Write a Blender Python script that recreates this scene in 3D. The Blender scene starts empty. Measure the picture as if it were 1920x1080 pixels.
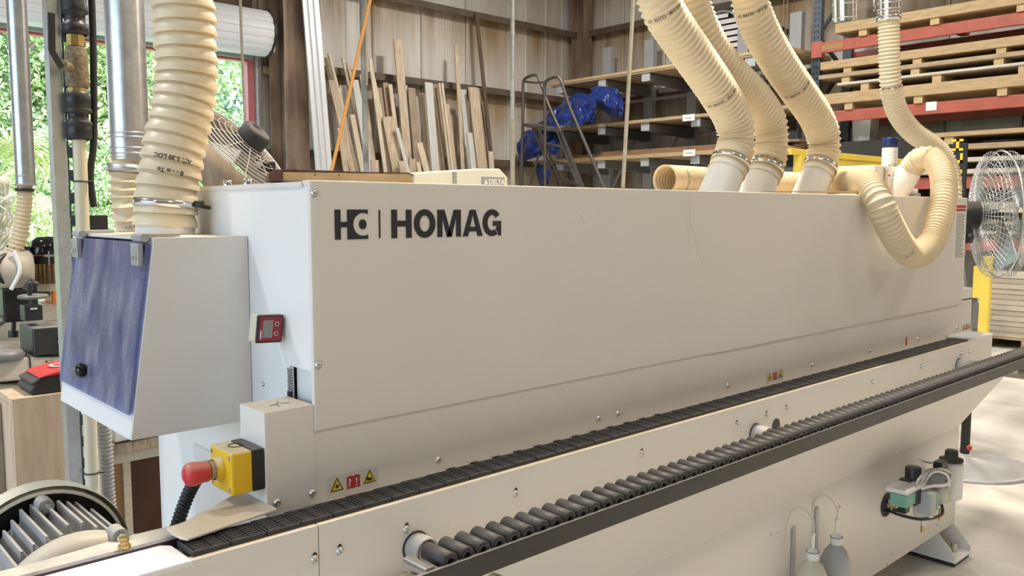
import bpy, bmesh, math, random
from mathutils import Vector, Matrix, Quaternion
random.seed(7)
S = bpy.context.scene
COL = S.collection
PI = math.pi

# ------------------------------------------------------------------ camera
cam_d = bpy.data.cameras.new('camera')
cam = bpy.data.objects.new('camera', cam_d)
COL.objects.link(cam)
cam_d.sensor_width = 36.0
cam_d.lens = 36.0 * 1585.0 / 1920.0
cam_d.clip_start = 0.05
cam_d.clip_end = 300
cam.location = (-0.797, -1.423, 1.5)
cam.rotation_euler = (math.radians(90 - 5.227), 0, math.radians(47.386 - 90))
S.camera = cam

# ------------------------------------------------------------------ world, sun, lamps, exposure
S.view_settings.view_transform = 'Standard'
S.view_settings.look = 'None'
S.view_settings.gamma = 1
S.view_settings.exposure = 0.1
S.view_settings.use_curve_mapping = False
W = bpy.data.worlds.new('sky')
S.world = W
W.use_nodes = True
_n = W.node_tree.nodes
_bg = _n['Background']
_sky = _n.new('ShaderNodeTexSky')
_sky.sky_type = 'NISHITA'
_sky.sun_disc = False
_sky.sun_elevation = math.radians(50)
_sky.sun_rotation = math.radians(120)
_sky.dust_density = 2.5
_sky.air_density = 1.0
W.node_tree.links.new(_sky.outputs[0], _bg.inputs[0])
_bg.inputs[1].default_value = 1.15
sun_d = bpy.data.lights.new('sun', 'SUN')
sun_d.energy = 8.0
sun_d.angle = 0.01
sun_d.color = (1.0, 0.95, 0.86)
sun = bpy.data.objects.new('sun', sun_d)
COL.objects.link(sun)
sun.location = (0, 14, 12)
sun.rotation_euler = (math.radians(38), 0, math.radians(30))
# high bay lamps: x, y, z, watts
HIGH_BAYS = [(-3.6, -1.4, 5.3, 25, 'n'), (0.2, -2.0, 5.2, 33, 'w'), (4.2, -2.0, 5.2, 36, 'w'), (9.3, -1.9, 5.0, 200, 'w'),
             (-2.6, 2.6, 5.5, 120, 'n'), (2.0, 0.7, 5.5, 300, 'w'), (7.0, 2.6, 5.5, 120, 'n'), (7.2, 6.2, 5.6, 150, 'n')]
LAMP_COL = {'w': (1.0, 0.885, 0.735), 'n': (1.0, 0.97, 0.93)}


# ------------------------------------------------------------------ helpers
def V(*a):
    return Vector(a[0]) if len(a) == 1 else Vector(a)


class MB:
    def __init__(s):
        s.v, s.f, s.sm = [], [], []

    def add(s, vs, fs, smooth=False):
        o = len(s.v)
        s.v += [Vector(v) for v in vs]
        s.f += [tuple(i + o for i in f) for f in fs]
        s.sm += [smooth] * len(fs)
        return s

    def obox(s, c, a, b, d):
        c, a, b, d = V(c), V(a), V(b), V(d)
        vs = [c + a * i + b * j + d * k for i in (-1, 1) for j in (-1, 1) for k in (-1, 1)]
        return s.add(vs, [(0, 1, 3, 2), (4, 6, 7, 5), (0, 4, 5, 1), (2, 3, 7, 6), (0, 2, 6, 4), (1, 5, 7, 3)])

    def box(s, x0, x1, y0, y1, z0, z1):
        return s.obox(((x0 + x1) / 2, (y0 + y1) / 2, (z0 + z1) / 2), ((x1 - x0) / 2, 0, 0), (0, (y1 - y0) / 2, 0), (0, 0, (z1 - z0) / 2))

    def bar(s, p, q, w, h, up=(0, 0, 1)):
        p, q, up = V(p), V(q), V(up)
        d = (q - p)
        side = d.cross(up)
        if side.length < 1e-6:
            side = d.cross(V(1, 0, 0))
        side.normalize()
        u = side.cross(d).normalized()
        return s.obox((p + q) / 2, d / 2, side * w / 2, u * h / 2)

    def cyl(s, p, q, r, r2=None, n=16, cap=True, smooth=True):
        p, q = V(p), V(q)
        r2 = r if r2 is None else r2
        d = (q - p).normalized()
        a = d.orthogonal().normalized()
        b = d.cross(a)
        vs = []
        for c, rr in ((p, r), (q, r2)):
            vs += [c + (a * math.cos(t * 2 * PI / n) + b * math.sin(t * 2 * PI / n)) * rr for t in range(n)]
        s.add(vs, [(i, (i + 1) % n, n + (i + 1) % n, n + i) for i in range(n)], smooth)
        if cap:
            s.add(vs, [tuple(range(n))[::-1], tuple(range(n, 2 * n))])
        return s

    def lathe(s, prof, o, axis=(0, 0, 1), n=24, smooth=True, closed=False):
        o, d = V(o), V(axis).normalized()
        a = d.orthogonal().normalized()
        b = d.cross(a)
        vs = []
        for r, h in prof:
            vs += [o + d * h + (a * math.cos(t * 2 * PI / n) + b * math.sin(t * 2 * PI / n)) * max(r, 1e-5) for t in range(n)]
        m = len(prof)
        fs = [(k * n + i, k * n + (i + 1) % n, (k + 1) % m * n + (i + 1) % n, (k + 1) % m * n + i) for k in range(m if closed else m - 1) for i in range(n)]
        return s.add(vs, fs, smooth)

    def torus(s, c, axis, R, r, n=32, k=6):
        return s.lathe([(R + r * math.cos(j * 2 * PI / k), r * math.sin(j * 2 * PI / k)) for j in range(k)], c, axis, n, True, True)

    def tube(s, pts, r, n=8, cap=True, smooth=True, rfun=None):
        pts = [V(p) for p in pts]
        T = [(pts[min(i + 1, len(pts) - 1)] - pts[max(i - 1, 0)]).normalized() for i in range(len(pts))]
        a = T[0].orthogonal().normalized()
        vs = []
        for i, p in enumerate(pts):
            if i:
                a = (T[i - 1].rotation_difference(T[i]) @ a)
            a = (a - T[i] * a.dot(T[i])).normalized()
            b = T[i].cross(a)
            for t in range(n):
                th = t * 2 * PI / n
                rr = rfun(i, th) if rfun else (r[i] if isinstance(r, (list, tuple)) else r)
                vs.append(p + (a * math.cos(th) + b * math.sin(th)) * rr)
        m = len(pts)
        s.add(vs, [(k * n + i, k * n + (i + 1) % n, (k + 1) * n + (i + 1) % n, (k + 1) * n + i) for k in range(m - 1) for i in range(n)], smooth)
        if cap:
            s.add(vs[:n], [tuple(range(n))[::-1]])
            s.add(vs[-n:], [tuple(range(n))])
        return s

    def prism(s, poly, vec):
        poly = [V(p) for p in poly]
        vec = V(vec)
        n = len(poly)
        vs = poly + [p + vec for p in poly]
        s.add(vs, [tuple(range(n))[::-1], tuple(range(n, 2 * n))] + [(i, (i + 1) % n, n + (i + 1) % n, n + i) for i in range(n)])
        return s

    def mesh(s, name, off=(0, 0, 0)):
        off = V(off)
        me = bpy.data.meshes.new(name)
        me.from_pydata([tuple(v - off) for v in s.v], [], s.f)
        me.polygons.foreach_set('use_smooth', s.sm)
        bm = bmesh.new()
        bm.from_mesh(me)
        bmesh.ops.recalc_face_normals(bm, faces=bm.faces)
        bm.to_mesh(me)
        bm.free()
        return me

    def build(s, name, m, parent=None, bevel=0.0, seg=2, label=None, base=True):
        """link as ONE mesh object; a child keeps the world place of its vertices"""
        if parent is not None:
            off = ORG[parent.name]
        else:
            xs = [v.x for v in s.v]; ys = [v.y for v in s.v]; zs = [v.z for v in s.v]
            off = V((min(xs) + max(xs)) / 2, (min(ys) + max(ys)) / 2, min(zs))
        me = s.mesh(name, off)
        me.materials.append(M[m] if isinstance(m, str) else m)
        o = bpy.data.objects.new(name, me)
        COL.objects.link(o)
        if parent is not None:
            o.parent = parent
            ORG[o.name] = off.copy()
        else:
            o.location = off
            ORG[o.name] = off.copy()
        if bevel:
            b = o.modifiers.new('bevel', 'BEVEL')
            b.width = bevel
            b.segments = seg
            b.limit_method = 'ANGLE'
            b.angle_limit = 0.7
        if label:
            o['label'] = label
        return o


ORG = {}


def tag(o, label=None, cat=None, group=None, kind=None):
    if label: o['label'] = label
    if cat: o['category'] = cat
    if group: o['group'] = group
    if kind: o['kind'] = kind
    return o


def thing(name, loc, label, cat, group=None):
    o = bpy.data.objects.new(name, None)
    o.empty_display_size = 0.1
    COL.objects.link(o)
    o.location = loc
    ORG[o.name] = V(loc)
    return tag(o, label, cat, group)


def put(name, me, parent, loc, rot=None, scale=None):
    """one more piece that shares a mesh; loc in world space"""
    o = bpy.data.objects.new(name, me)
    COL.objects.link(o)
    o.parent = parent
    o.location = V(loc) - ORG[parent.name]
    if rot is not None:
        o.rotation_mode = 'QUATERNION'
        o.rotation_quaternion = rot
    if scale is not None:
        o.scale = scale
    ORG[o.name] = V(loc)
    return o


def shared(mb, name, m):
    me = mb.mesh(name)
    me.materials.append(M[m])
    return me


def spline(pts, step):
    """Catmull-Rom through pts, resampled at an even step"""
    P = [V(p) for p in pts]
    P = [P[0] * 2 - P[1]] + P + [P[-1] * 2 - P[-2]]
    dense = []
    for i in range(1, len(P) - 2):
        p0, p1, p2, p3 = P[i - 1:i + 3]
        for k in range(24):
            t = k / 24
            dense.append(0.5 * ((2 * p1) + (p2 - p0) * t + (2 * p0 - 5 * p1 + 4 * p2 - p3) * t * t + (3 * p1 - p0 - 3 * p2 + p3) * t ** 3))
    dense.append(P[-2])
    out = [dense[0]]
    acc = 0.0
    L = 0
    nxt = step
    for a, b in zip(dense, dense[1:]):
        d = (b - a).length
        while d > 0 and L + d >= nxt:
            out.append(a.lerp(b, (nxt - L) / d))
            nxt += step
        L += d
    return out


def text_geo(body, size, align='LEFT', bold=0.0):
    cu = bpy.data.curves.new('t', 'FONT')
    cu.body = body
    cu.size = size
    cu.align_x = align
    cu.offset = bold
    cu.resolution_u = 2
    o = bpy.data.objects.new('t', cu)
    COL.objects.link(o)
    dg = bpy.context.evaluated_depsgraph_get()
    me = bpy.data.meshes.new_from_object(o.evaluated_get(dg))
    vs = [v.co.copy() for v in me.vertices]
    fs = [tuple(p.vertices) for p in me.polygons]
    bpy.data.objects.remove(o)
    bpy.data.curves.remove(cu)
    bpy.data.meshes.remove(me)
    return vs, fs


def text_plane(mb, body, size, o, ux, uy, align='LEFT', bold=0.0, sx=1.0):
    vs, fs = text_geo(body, size, align, bold)
    o, ux, uy = V(o), V(ux).normalized(), V(uy).normalized()
    mb.add([o + ux * v.x * sx + uy * v.y for v in vs], fs)
    return mb


# ------------------------------------------------------------------ materials
M = {}


def mat(name, col, rough=0.5, metal=0.0, var=0.0, scale=8.0, bump=0.0, bscale=60.0, stretch=(1, 1, 1), col2=None, lo=0.35, hi=0.65, spec=0.5,
        dust=None, dust_amt=1.0, trans=0.0, alpha=1.0, emit=0.0, detail=4):
    m = bpy.data.materials.new(name)
    m.use_nodes = True
    nt = m.node_tree
    N, L = nt.nodes, nt.links
    b = N['Principled BSDF']
    b.inputs['Base Color'].default_value = (*col, 1)
    b.inputs['Roughness'].default_value = rough
    b.inputs['Metallic'].default_value = metal
    b.inputs['Specular IOR Level'].default_value = spec
    if trans: b.inputs['Transmission Weight'].default_value = trans
    if alpha < 1: b.inputs['Alpha'].default_value = alpha
    if emit:
        b.inputs['Emission Color'].default_value = (*col, 1)
        b.inputs['Emission Strength'].default_value = emit
    tc = N.new('ShaderNodeTexCoord')
    mp = N.new('ShaderNodeMapping')
    mp.inputs['Scale'].default_value = stretch
    geo = N.new('ShaderNodeNewGeometry')
    L.new(geo.outputs['Position'], mp.inputs[0])
    out = None
    if var or col2:
        no = N.new('ShaderNodeTexNoise')
        no.inputs['Scale'].default_value = scale
        no.inputs['Detail'].default_value = detail
        L.new(mp.outputs[0], no.inputs['Vector'])
        rp = N.new('ShaderNodeValToRGB')
        rp.color_ramp.elements[0].position = lo
        rp.color_ramp.elements[1].position = hi
        c2 = col2 if col2 else tuple(max(0, c * (1 - var)) for c in col)
        rp.color_ramp.elements[0].color = (*c2, 1)
        rp.color_ramp.elements[1].color = (*col, 1)
        L.new(no.outputs[0], rp.inputs[0])
        out = rp.outputs[0]
        L.new(out, b.inputs['Base Color'])
    if dust:
        sp = N.new('ShaderNodeSeparateXYZ')
        L.new(geo.outputs['Normal'], sp.inputs[0])
        n2 = N.new('ShaderNodeTexNoise')
        n2.inputs['Scale'].default_value = 30
        n2.inputs['Detail'].default_value = 5
        L.new(geo.outputs['Position'], n2.inputs['Vector'])
        ma = N.new('ShaderNodeMapRange')
        ma.inputs[1].default_value = 0.25
        ma.inputs[2].default_value = 0.8
        L.new(sp.outputs[2], ma.inputs[0])
        mb_ = N.new('ShaderNodeMapRange')
        mb_.inputs[1].default_value = 0.25
        mb_.inputs[2].default_value = 0.5
        mb_.inputs[3].default_value = 0.45
        L.new(n2.outputs[0], mb_.inputs[0])
        mu = N.new('ShaderNodeMath')
        mu.operation = 'MULTIPLY'
        L.new(ma.outputs[0], mu.inputs[0])
        L.new(mb_.outputs[0], mu.inputs[1])
        mu2 = N.new('ShaderNodeMath')
        mu2.operation = 'MULTIPLY'
        mu2.inputs[1].default_value = dust_amt
        L.new(mu.outputs[0], mu2.inputs[0])
        mx = N.new('ShaderNodeMix')
        mx.data_type = 'RGBA'
        L.new(mu2.outputs[0], mx.inputs[0])
        if out: L.new(out, mx.inputs[6])
        else: mx.inputs[6].default_value = (*col, 1)
        mx.inputs[7].default_value = (*dust, 1)
        L.new(mx.outputs[2], b.inputs['Base Color'])
    if bump:
        nb = N.new('ShaderNodeTexNoise')
        nb.inputs['Scale'].default_value = bscale
        nb.inputs['Detail'].default_value = 4
        L.new(mp.outputs[0], nb.inputs['Vector'])
        bu = N.new('ShaderNodeBump')
        bu.inputs['Strength'].default_value = bump
        bu.inputs['Distance'].default_value = 0.01
        L.new(nb.outputs[0], bu.inputs['Height'])
        L.new(bu.outputs[0], b.inputs['Normal'])
    M[name] = m
    return m


DUST = (0.70, 0.60, 0.44)
mat('paint', (0.78, 0.75, 0.71), 0.42, var=0.05, scale=1.3, dust=DUST, dust_amt=0.9)
mat('paint_clean', (0.83, 0.83, 0.82), 0.35)
mat('paint_dark_line', (0.22, 0.21, 0.20), 0.6)
mat('print_black', (0.018, 0.02, 0.028), 0.5)
mat('print_white', (0.8, 0.8, 0.78), 0.5)
mat('print_grey', (0.30, 0.29, 0.29), 0.6)
mat('print_red', (0.45, 0.03, 0.04), 0.5)
mat('print_yellow', (0.80, 0.60, 0.04), 0.5)
mat('sticker_film', (0.66, 0.64, 0.61), 0.25)
mat('steel', (0.62, 0.62, 0.60), 0.28, 1.0)
mat('chrome', (0.80, 0.80, 0.80), 0.12, 1.0)
mat('galv', (0.62, 0.64, 0.66), 0.34, 0.9, var=0.18, scale=22)
mat('base_grey', (0.46, 0.48, 0.50), 0.45, 0.2, var=0.25, scale=5)
mat('silver', (0.74, 0.77, 0.80), 0.35, 0.35)
mat('galv_dull', (0.50, 0.51, 0.51), 0.5, 0.6, var=0.2, scale=14)
mat('aluminium_cast', (0.42, 0.42, 0.42), 0.55, 0.35, var=0.15, scale=20, dust=(0.58, 0.56, 0.50), dust_amt=0.65)
mat('brass', (0.62, 0.45, 0.18), 0.32, 0.9, var=0.2, scale=40)
mat('brass_dusty', (0.30, 0.24, 0.15), 0.8, 0.2, var=0.45, scale=90, bump=0.5, bscale=160)
mat('black_plastic', (0.016, 0.016, 0.018), 0.4, dust=(0.20, 0.18, 0.15), dust_amt=0.35)
mat('black_gloss', (0.008, 0.008, 0.009), 0.12)
mat('black_rubber', (0.022, 0.022, 0.024), 0.55, dust=(0.13, 0.12, 0.10), dust_amt=0.3)
mat('pad_rubber', (0.035, 0.035, 0.038), 0.48, dust=(0.12, 0.11, 0.10), dust_amt=0.3)
mat('rail_black', (0.045, 0.043, 0.038), 0.38, 0.2, var=0.2, scale=9)
mat('purple_bar', (0.055, 0.028, 0.045), 0.35, dust=(0.40, 0.38, 0.40), dust_amt=0.7)
mat('hose', (0.88, 0.77, 0.56), 0.38, var=0.10, scale=5)
mat('hose_dusty', (0.83, 0.70, 0.48), 0.42, var=0.12, scale=6)
mat('hose_far', (0.72, 0.60, 0.42), 0.5, var=0.1)
mat('sleeve_white', (0.82, 0.80, 0.76), 0.4)
mat('pvc', (0.72, 0.65, 0.48), 0.4)
mat('conduit_grey', (0.42, 0.42, 0.41), 0.5)
mat('yellow_plastic', (0.80, 0.50, 0.015), 0.4, dust=(0.66, 0.55, 0.36), dust_amt=0.95)
mat('red_button', (0.62, 0.045, 0.05), 0.4, dust=(0.60, 0.30, 0.22), dust_amt=0.7)
mat('gauge_red', (0.30, 0.012, 0.025), 0.35)
mat('lcd', (0.22, 0.25, 0.24), 0.25)
mat('gauge_shell', (0.62, 0.56, 0.44), 0.5)
mat('drip', (0.70, 0.62, 0.50), 0.5)
mat('dust_tan', DUST, 0.9, var=0.2, scale=40)
mat('wood_birch', (0.66, 0.51, 0.36), 0.55, var=0.22, scale=6, stretch=(6, 6, 0.7))
mat('wood_birch_edge', (0.46, 0.38, 0.30), 0.7, var=0.4, scale=14, stretch=(8, 8, 1))
mat('wood_pine', (0.62, 0.45, 0.25), 0.6, var=0.25, scale=5, stretch=(1, 6, 12))
mat('wood_ply', (0.47, 0.35, 0.22), 0.6, var=0.3, scale=5, stretch=(3, 1.2, 16))
mat('wood_ply_b', (0.53, 0.38, 0.21), 0.6, var=0.25, scale=5, stretch=(3, 1.2, 16))
mat('wood_ply_pale', (0.62, 0.57, 0.48), 0.6, var=0.15, scale=4, stretch=(3, 1, 16))
mat('wood_ply_red', (0.30, 0.17, 0.10), 0.6, var=0.3, scale=5, stretch=(3, 1, 16))
mat('board_a', (0.58, 0.46, 0.33), 0.65, var=0.3, scale=4, stretch=(10, 10, 0.8))
mat('board_b', (0.68, 0.57, 0.42), 0.65, var=0.25, scale=4, stretch=(10, 10, 0.8))
mat('board_c', (0.40, 0.30, 0.21), 0.65, var=0.3, scale=4, stretch=(10, 10, 0.8))
mat('board_d', (0.60, 0.59, 0.55), 0.6, var=0.15, scale=4, stretch=(10, 10, 0.8))
mat('board_dark', (0.14, 0.09, 0.06), 0.65, var=0.3, scale=4, stretch=(10, 10, 0.8))
mat('brown_laminate', (0.075, 0.022, 0.010), 0.3, var=0.3, scale=4)
mat('tan_laminate', (0.36, 0.20, 0.09), 0.5)
mat('sandpaper', (0.17, 0.085, 0.06), 0.95, var=0.35, scale=220)
mat('stack_a', (0.60, 0.53, 0.43), 0.6, var=0.2, scale=5, stretch=(3, 1.2, 16))
mat('stack_b', (0.52, 0.45, 0.36), 0.6, var=0.2, scale=5, stretch=(3, 1.2, 16))
mat('ledge_cream', (0.62, 0.59, 0.52), 0.55, var=0.2, scale=25)
mat('cream_machine', (0.68, 0.65, 0.54), 0.45, var=0.06, scale=3)
mat('beige_machine', (0.54, 0.49, 0.41), 0.5, var=0.12, scale=4)
mat('grey_label', (0.30, 0.31, 0.30), 0.4)
mat('rust_steel', (0.36, 0.26, 0.18), 0.55, scale=1.8, stretch=(2, 2, 0.7), col2=(0.15, 0.095, 0.075))
mat('girt_steel', (0.14, 0.10, 0.075), 0.75, var=0.4, scale=4)
mat('floor_concrete', (0.74, 0.72, 0.66), 0.5, scale=2.2, col2=(0.46, 0.45, 0.41), lo=0.34, hi=0.60, stretch=(1, 0.55, 1), bump=0.05, bscale=12, detail=9)
mat('roof_metal', (0.70, 0.69, 0.66), 0.6)
mat('door_white', (0.82, 0.84, 0.88), 0.4)
mat('door_grey', (0.30, 0.31, 0.32), 0.6)
mat('door_red', (0.62, 0.19, 0.20), 0.5)
mat('rack_red', (0.46, 0.12, 0.085), 0.45, var=0.2, scale=5)
mat('rack_blue', (0.075, 0.095, 0.125), 0.5, var=0.2, scale=12)
mat('rack_grey', (0.42, 0.44, 0.46), 0.5, var=0.12, scale=6)
mat('rack_grey_dark', (0.16, 0.165, 0.17), 0.55, var=0.15, scale=6)
mat('tarp', (0.010, 0.034, 0.20), 0.38, var=0.4, scale=5)
mat('ladder_steel', (0.10, 0.085, 0.075), 0.5, 0.5)
mat('safety_yellow', (0.86, 0.66, 0.10), 0.45, var=0.1, scale=4)
mat('can_blue', (0.008, 0.02, 0.12), 0.3)
mat('can_white', (0.78, 0.78, 0.77), 0.35)
mat('tag_daylight_white', (0.85, 0.85, 0.85), 0.5)
mat('orange_cord', (0.62, 0.30, 0.08), 0.5)
mat('orange_plastic', (0.72, 0.22, 0.04), 0.4)
mat('pole_grey', (0.36, 0.36, 0.35), 0.5, 0.3, var=0.5, scale=7, stretch=(1, 1, 0.6))
mat('pole_tan', (0.44, 0.39, 0.30), 0.6, var=0.2)
mat('binder_red', (0.56, 0.045, 0.045), 0.5)
mat('dusty_black', (0.03, 0.028, 0.028), 0.6, dust=(0.16, 0.14, 0.12), dust_amt=0.4)
mat('bottle', (0.74, 0.70, 0.60), 0.3, trans=0.25)
mat('bottle_blue', (0.55, 0.60, 0.62), 0.3, trans=0.35)
mat('green_plastic', (0.20, 0.42, 0.34), 0.4)
mat('fin_brown', (0.30, 0.19, 0.10), 0.5, var=0.2)
mat('gear_black', (0.02, 0.02, 0.022), 0.4, dust=(0.30, 0.29, 0.27), dust_amt=0.7)
mat('wheel_grey', (0.15, 0.15, 0.15), 0.4, dust=(0.36, 0.34, 0.31), dust_amt=0.5)
mat('leaf_a', (0.34, 0.50, 0.24), 0.6, var=0.5, scale=3)  # the three leaf greens are paled in place of outdoor haze and overexposure
mat('leaf_b', (0.44, 0.58, 0.26), 0.6, var=0.4, scale=3)
mat('leaf_c', (0.27, 0.44, 0.30), 0.6, var=0.4, scale=3)
mat('palm_leaf', (0.50, 0.60, 0.26), 0.55, var=0.35, scale=4)
mat('pale_bark', (0.62, 0.58, 0.55), 0.9, var=0.45, scale=9)
mat('bark', (0.30, 0.26, 0.21), 0.9, var=0.4, scale=6)
mat('grass', (0.34, 0.48, 0.20), 0.9, var=0.35, scale=2)
mat('fence_wire', (0.5, 0.55, 0.55), 0.5, 0.5)

# wall liner: off-white sheet with brown rust and water streaks that run down
m = mat('liner', (0.62, 0.59, 0.54), 0.65)
N, L = m.node_tree.nodes, m.node_tree.links
b = N['Principled BSDF']
geo = N.new('ShaderNodeNewGeometry')


def _streak(scale, st, lo, hi, c0, c1):
    mp = N.new('ShaderNodeMapping')
    mp.inputs['Scale'].default_value = st
    L.new(geo.outputs['Position'], mp.inputs[0])
    no = N.new('ShaderNodeTexNoise')
    no.inputs['Scale'].default_value = scale
    no.inputs['Detail'].default_value = 6
    no.inputs['Roughness'].default_value = 0.6
    L.new(mp.outputs[0], no.inputs['Vector'])
    mr = N.new('ShaderNodeMapRange')
    mr.inputs[1].default_value = lo
    mr.inputs[2].default_value = hi
    L.new(no.outputs[0], mr.inputs[0])
    return mr.outputs[0]


def _math(op, a, b=None):
    n = N.new('ShaderNodeMath'); n.operation = op
    for i, x in enumerate((a, b)):
        if x is None: continue
        if isinstance(x, (int, float)): n.inputs[i].default_value = x
        else: L.new(x, n.inputs[i])
    return n.outputs[0]


# rust bleeds from each girt (1.2 m apart) and thins out on its way down
sep = N.new('ShaderNodeSeparateXYZ')
L.new(geo.outputs['Position'], sep.inputs[0])
ph = _math('FRACT', _math('DIVIDE', _math('SUBTRACT', sep.outputs[2], 2.345), 1.19))
s1 = _streak(1.5, (1.5, 1.5, 0.13), 0.42, 0.64, 0, 0)
s2 = _streak(0.7, (1, 1, 0.45), 0.32, 0.56, 0, 0)
s3 = _streak(3.5, (2.2, 2.2, 0.10), 0.50, 0.75, 0, 0)
run = _math('POWER', ph, 1.3)
k1 = _math('MULTIPLY', s1, _math('ADD', _math('MULTIPLY', run, 1.1), 0.22))
k2 = _math('MULTIPLY', s2, _math('ADD', _math('MULTIPLY', run, 0.95), 0.05))
k3 = _math('MULTIPLY', s3, 0.5)
cur = None
for fac, colr in ((k2, (0.40, 0.29, 0.16, 1)), (k1, (0.29, 0.19, 0.09, 1)), (k3, (0.42, 0.34, 0.24, 1))):
    mx = N.new('ShaderNodeMix'); mx.data_type = 'RGBA'
    L.new(fac, mx.inputs[0])
    if cur is None: mx.inputs[6].default_value = (0.66, 0.645, 0.62, 1)
    else: L.new(cur, mx.inputs[6])
    mx.inputs[7].default_value = colr
    cur = mx.outputs[2]
L.new(cur, b.inputs['Base Color'])

# spiral hoses let some light through their wall
for nm in ('hose', 'hose_dusty'):
    m = M[nm]
    N, L = m.node_tree.nodes, m.node_tree.links
    b = N['Principled BSDF']
    tl = N.new('ShaderNodeBsdfTranslucent')
    tl.inputs[0].default_value = (0.85, 0.66, 0.38, 1)
    ms = N.new('ShaderNodeMixShader')
    ms.inputs[0].default_value = 0.12
    L.new(b.outputs[0], ms.inputs[1])
    L.new(tl.outputs[0], ms.inputs[2])
    L.new(ms.outputs[0], N['Material Output'].inputs[0])

# blue acrylic flap with a film of sawdust
m = bpy.data.materials.new('blue_acrylic')
M['blue_acrylic'] = m
m.use_nodes = True
N, L = m.node_tree.nodes, m.node_tree.links
b = N['Principled BSDF']
b.inputs['Base Color'].default_value = (0.20, 0.21, 0.36, 1)
b.inputs['Roughness'].default_value = 0.16
rpc = N.new('ShaderNodeValToRGB')
rpc.color_ramp.elements[0].color = (0.17, 0.18, 0.34, 1)
rpc.color_ramp.elements[1].color = (0.42, 0.42, 0.48, 1)
rpc.color_ramp.elements[0].position = 0.35
rpc.color_ramp.elements[1].position = 0.75
L.new(rpc.outputs[0], b.inputs['Base Color'])
tr = N.new('ShaderNodeBsdfTransparent')
tr.inputs[0].default_value = (0.60, 0.66, 0.92, 1)
mixs = N.new('ShaderNodeMixShader')
geo = N.new('ShaderNodeNewGeometry')
mp = N.new('ShaderNodeMapping')
mp.inputs['Scale'].default_value = (1, 2.2, 0.9)
L.new(geo.outputs['Position'], mp.inputs[0])
no = N.new('ShaderNodeTexNoise')
no.inputs['Scale'].default_value = 9
no.inputs['Detail'].default_value = 8
L.new(mp.outputs[0], no.inputs['Vector'])
mr = N.new('ShaderNodeMapRange')
mr.inputs[1].default_value = 0.3
mr.inputs[2].default_value = 0.75
mr.inputs[3].default_value = 0.34
mr.inputs[4].default_value = 0.74
L.new(no.outputs[0], mr.inputs[0])
no2 = N.new('ShaderNodeTexNoise')
no2.inputs['Scale'].default_value = 260
no2.inputs['Detail'].default_value = 3
L.new(geo.outputs['Position'], no2.inputs['Vector'])
av = N.new('ShaderNodeMath')
av.operation = 'MULTIPLY_ADD'
av.inputs[1].default_value = 0.6
L.new(no2.outputs[0], av.inputs[0])
hv = N.new('ShaderNodeMath')
hv.operation = 'MULTIPLY'
hv.inputs[1].default_value = 0.45
L.new(no.outputs[0], hv.inputs[0])
L.new(hv.outputs[0], av.inputs[2])
L.new(av.outputs[0], rpc.inputs[0])
L.new(mr.outputs[0], mixs.inputs[0])
L.new(tr.outputs[0], mixs.inputs[1])
L.new(b.outputs[0], mixs.inputs[2])
L.new(mixs.outputs[0], N['Material Output'].inputs[0])


# ================================================================== the hall
def struct(name, mb, m, parent=None, bevel=0.0, label=None):
    o = mb.build(name, m, parent, bevel, label=label)
    if parent is None:
        o['kind'] = 'structure'
    return o


YB, XR, XL, YF, ZR = 9.45, 10.85, -7.0, -8.0, 6.6      # wall planes and roof height
DX0, DX1, DZ = -2.2, 4.42, 3.50                         # the roll-up doorway in the back wall
GIRT_Z = [(8.913, 9.4, 2.342)[2], (8.915, 9.4, 3.512)[2], (8.917, 9.4, 4.683)[2], (8.917, 9.4, 4.683)[2] + 1.2]

struct('floor', MB().box(XL, XR + 0.3, YF, YB + 0.25, -0.12, 0.0), 'floor_concrete')
struct('ceiling', MB().box(XL, XR + 0.3, YF, YB + 0.3, ZR, ZR + 0.1), 'roof_metal')


def ribbed(w, h, ax, th=0.03):
    """one liner sheet: flat pan with two raised seams, width w along ax, height h"""
    mb = MB()
    n = V(0, -1, 0) if ax == 'x' else V(-1, 0, 0)
    u = V(1, 0, 0) if ax == 'x' else V(0, 1, 0)
    prof = [(0, 0), (0.02, 0.028), (0.05, 0.028), (0.07, 0.0), (w * 0.48, 0.004), (w * 0.5, 0.016), (w * 0.52, 0.004), (w - 0.012, 0.0)]
    poly = [u * a + n * b for a, b in prof] + [u * (w - 0.012) - n * th, -n * th]
    return mb.prism(poly, V(0, 0, h))


wb = MB().box(DX1 + 0.14, XR, YB + 0.05, YB + 0.16, 0, ZR)
wb.box(XL, DX0, YB + 0.05, YB + 0.16, 0, ZR)
wb.box(DX0, DX1 + 0.14, YB + 0.05, YB + 0.16, DZ + 0.1, ZR)
wall_back = struct('wall_back', wb, 'liner', label='stained off-white metal wall behind the leaning boards')
pan = shared(ribbed(0.9, ZR, 'x'), 'wall_sheet', 'liner')
x = DX1 + 0.16
while x < XR - 0.5:
    put('wall_sheet', pan, wall_back, (x, YB, 0))
    x += 0.9
panh = shared(ribbed(0.9, ZR - DZ - 0.1, 'x'), 'wall_sheet', 'liner')
x = DX1 - 0.75
while x > -2:
    put('wall_sheet', panh, wall_back, (x, YB, DZ + 0.1))
    x -= 0.9
for z in GIRT_Z:
    g = MB()
    g.box(DX1 + 0.4, XR - 0.1, YB - 0.20, YB - 0.03, z - 0.01, z + 0.01)
    g.box(DX1 + 0.4, XR - 0.1, YB - 0.20, YB - 0.185, z - 0.09, z - 0.01)
    g.build('girt', 'girt_steel', wall_back)

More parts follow.
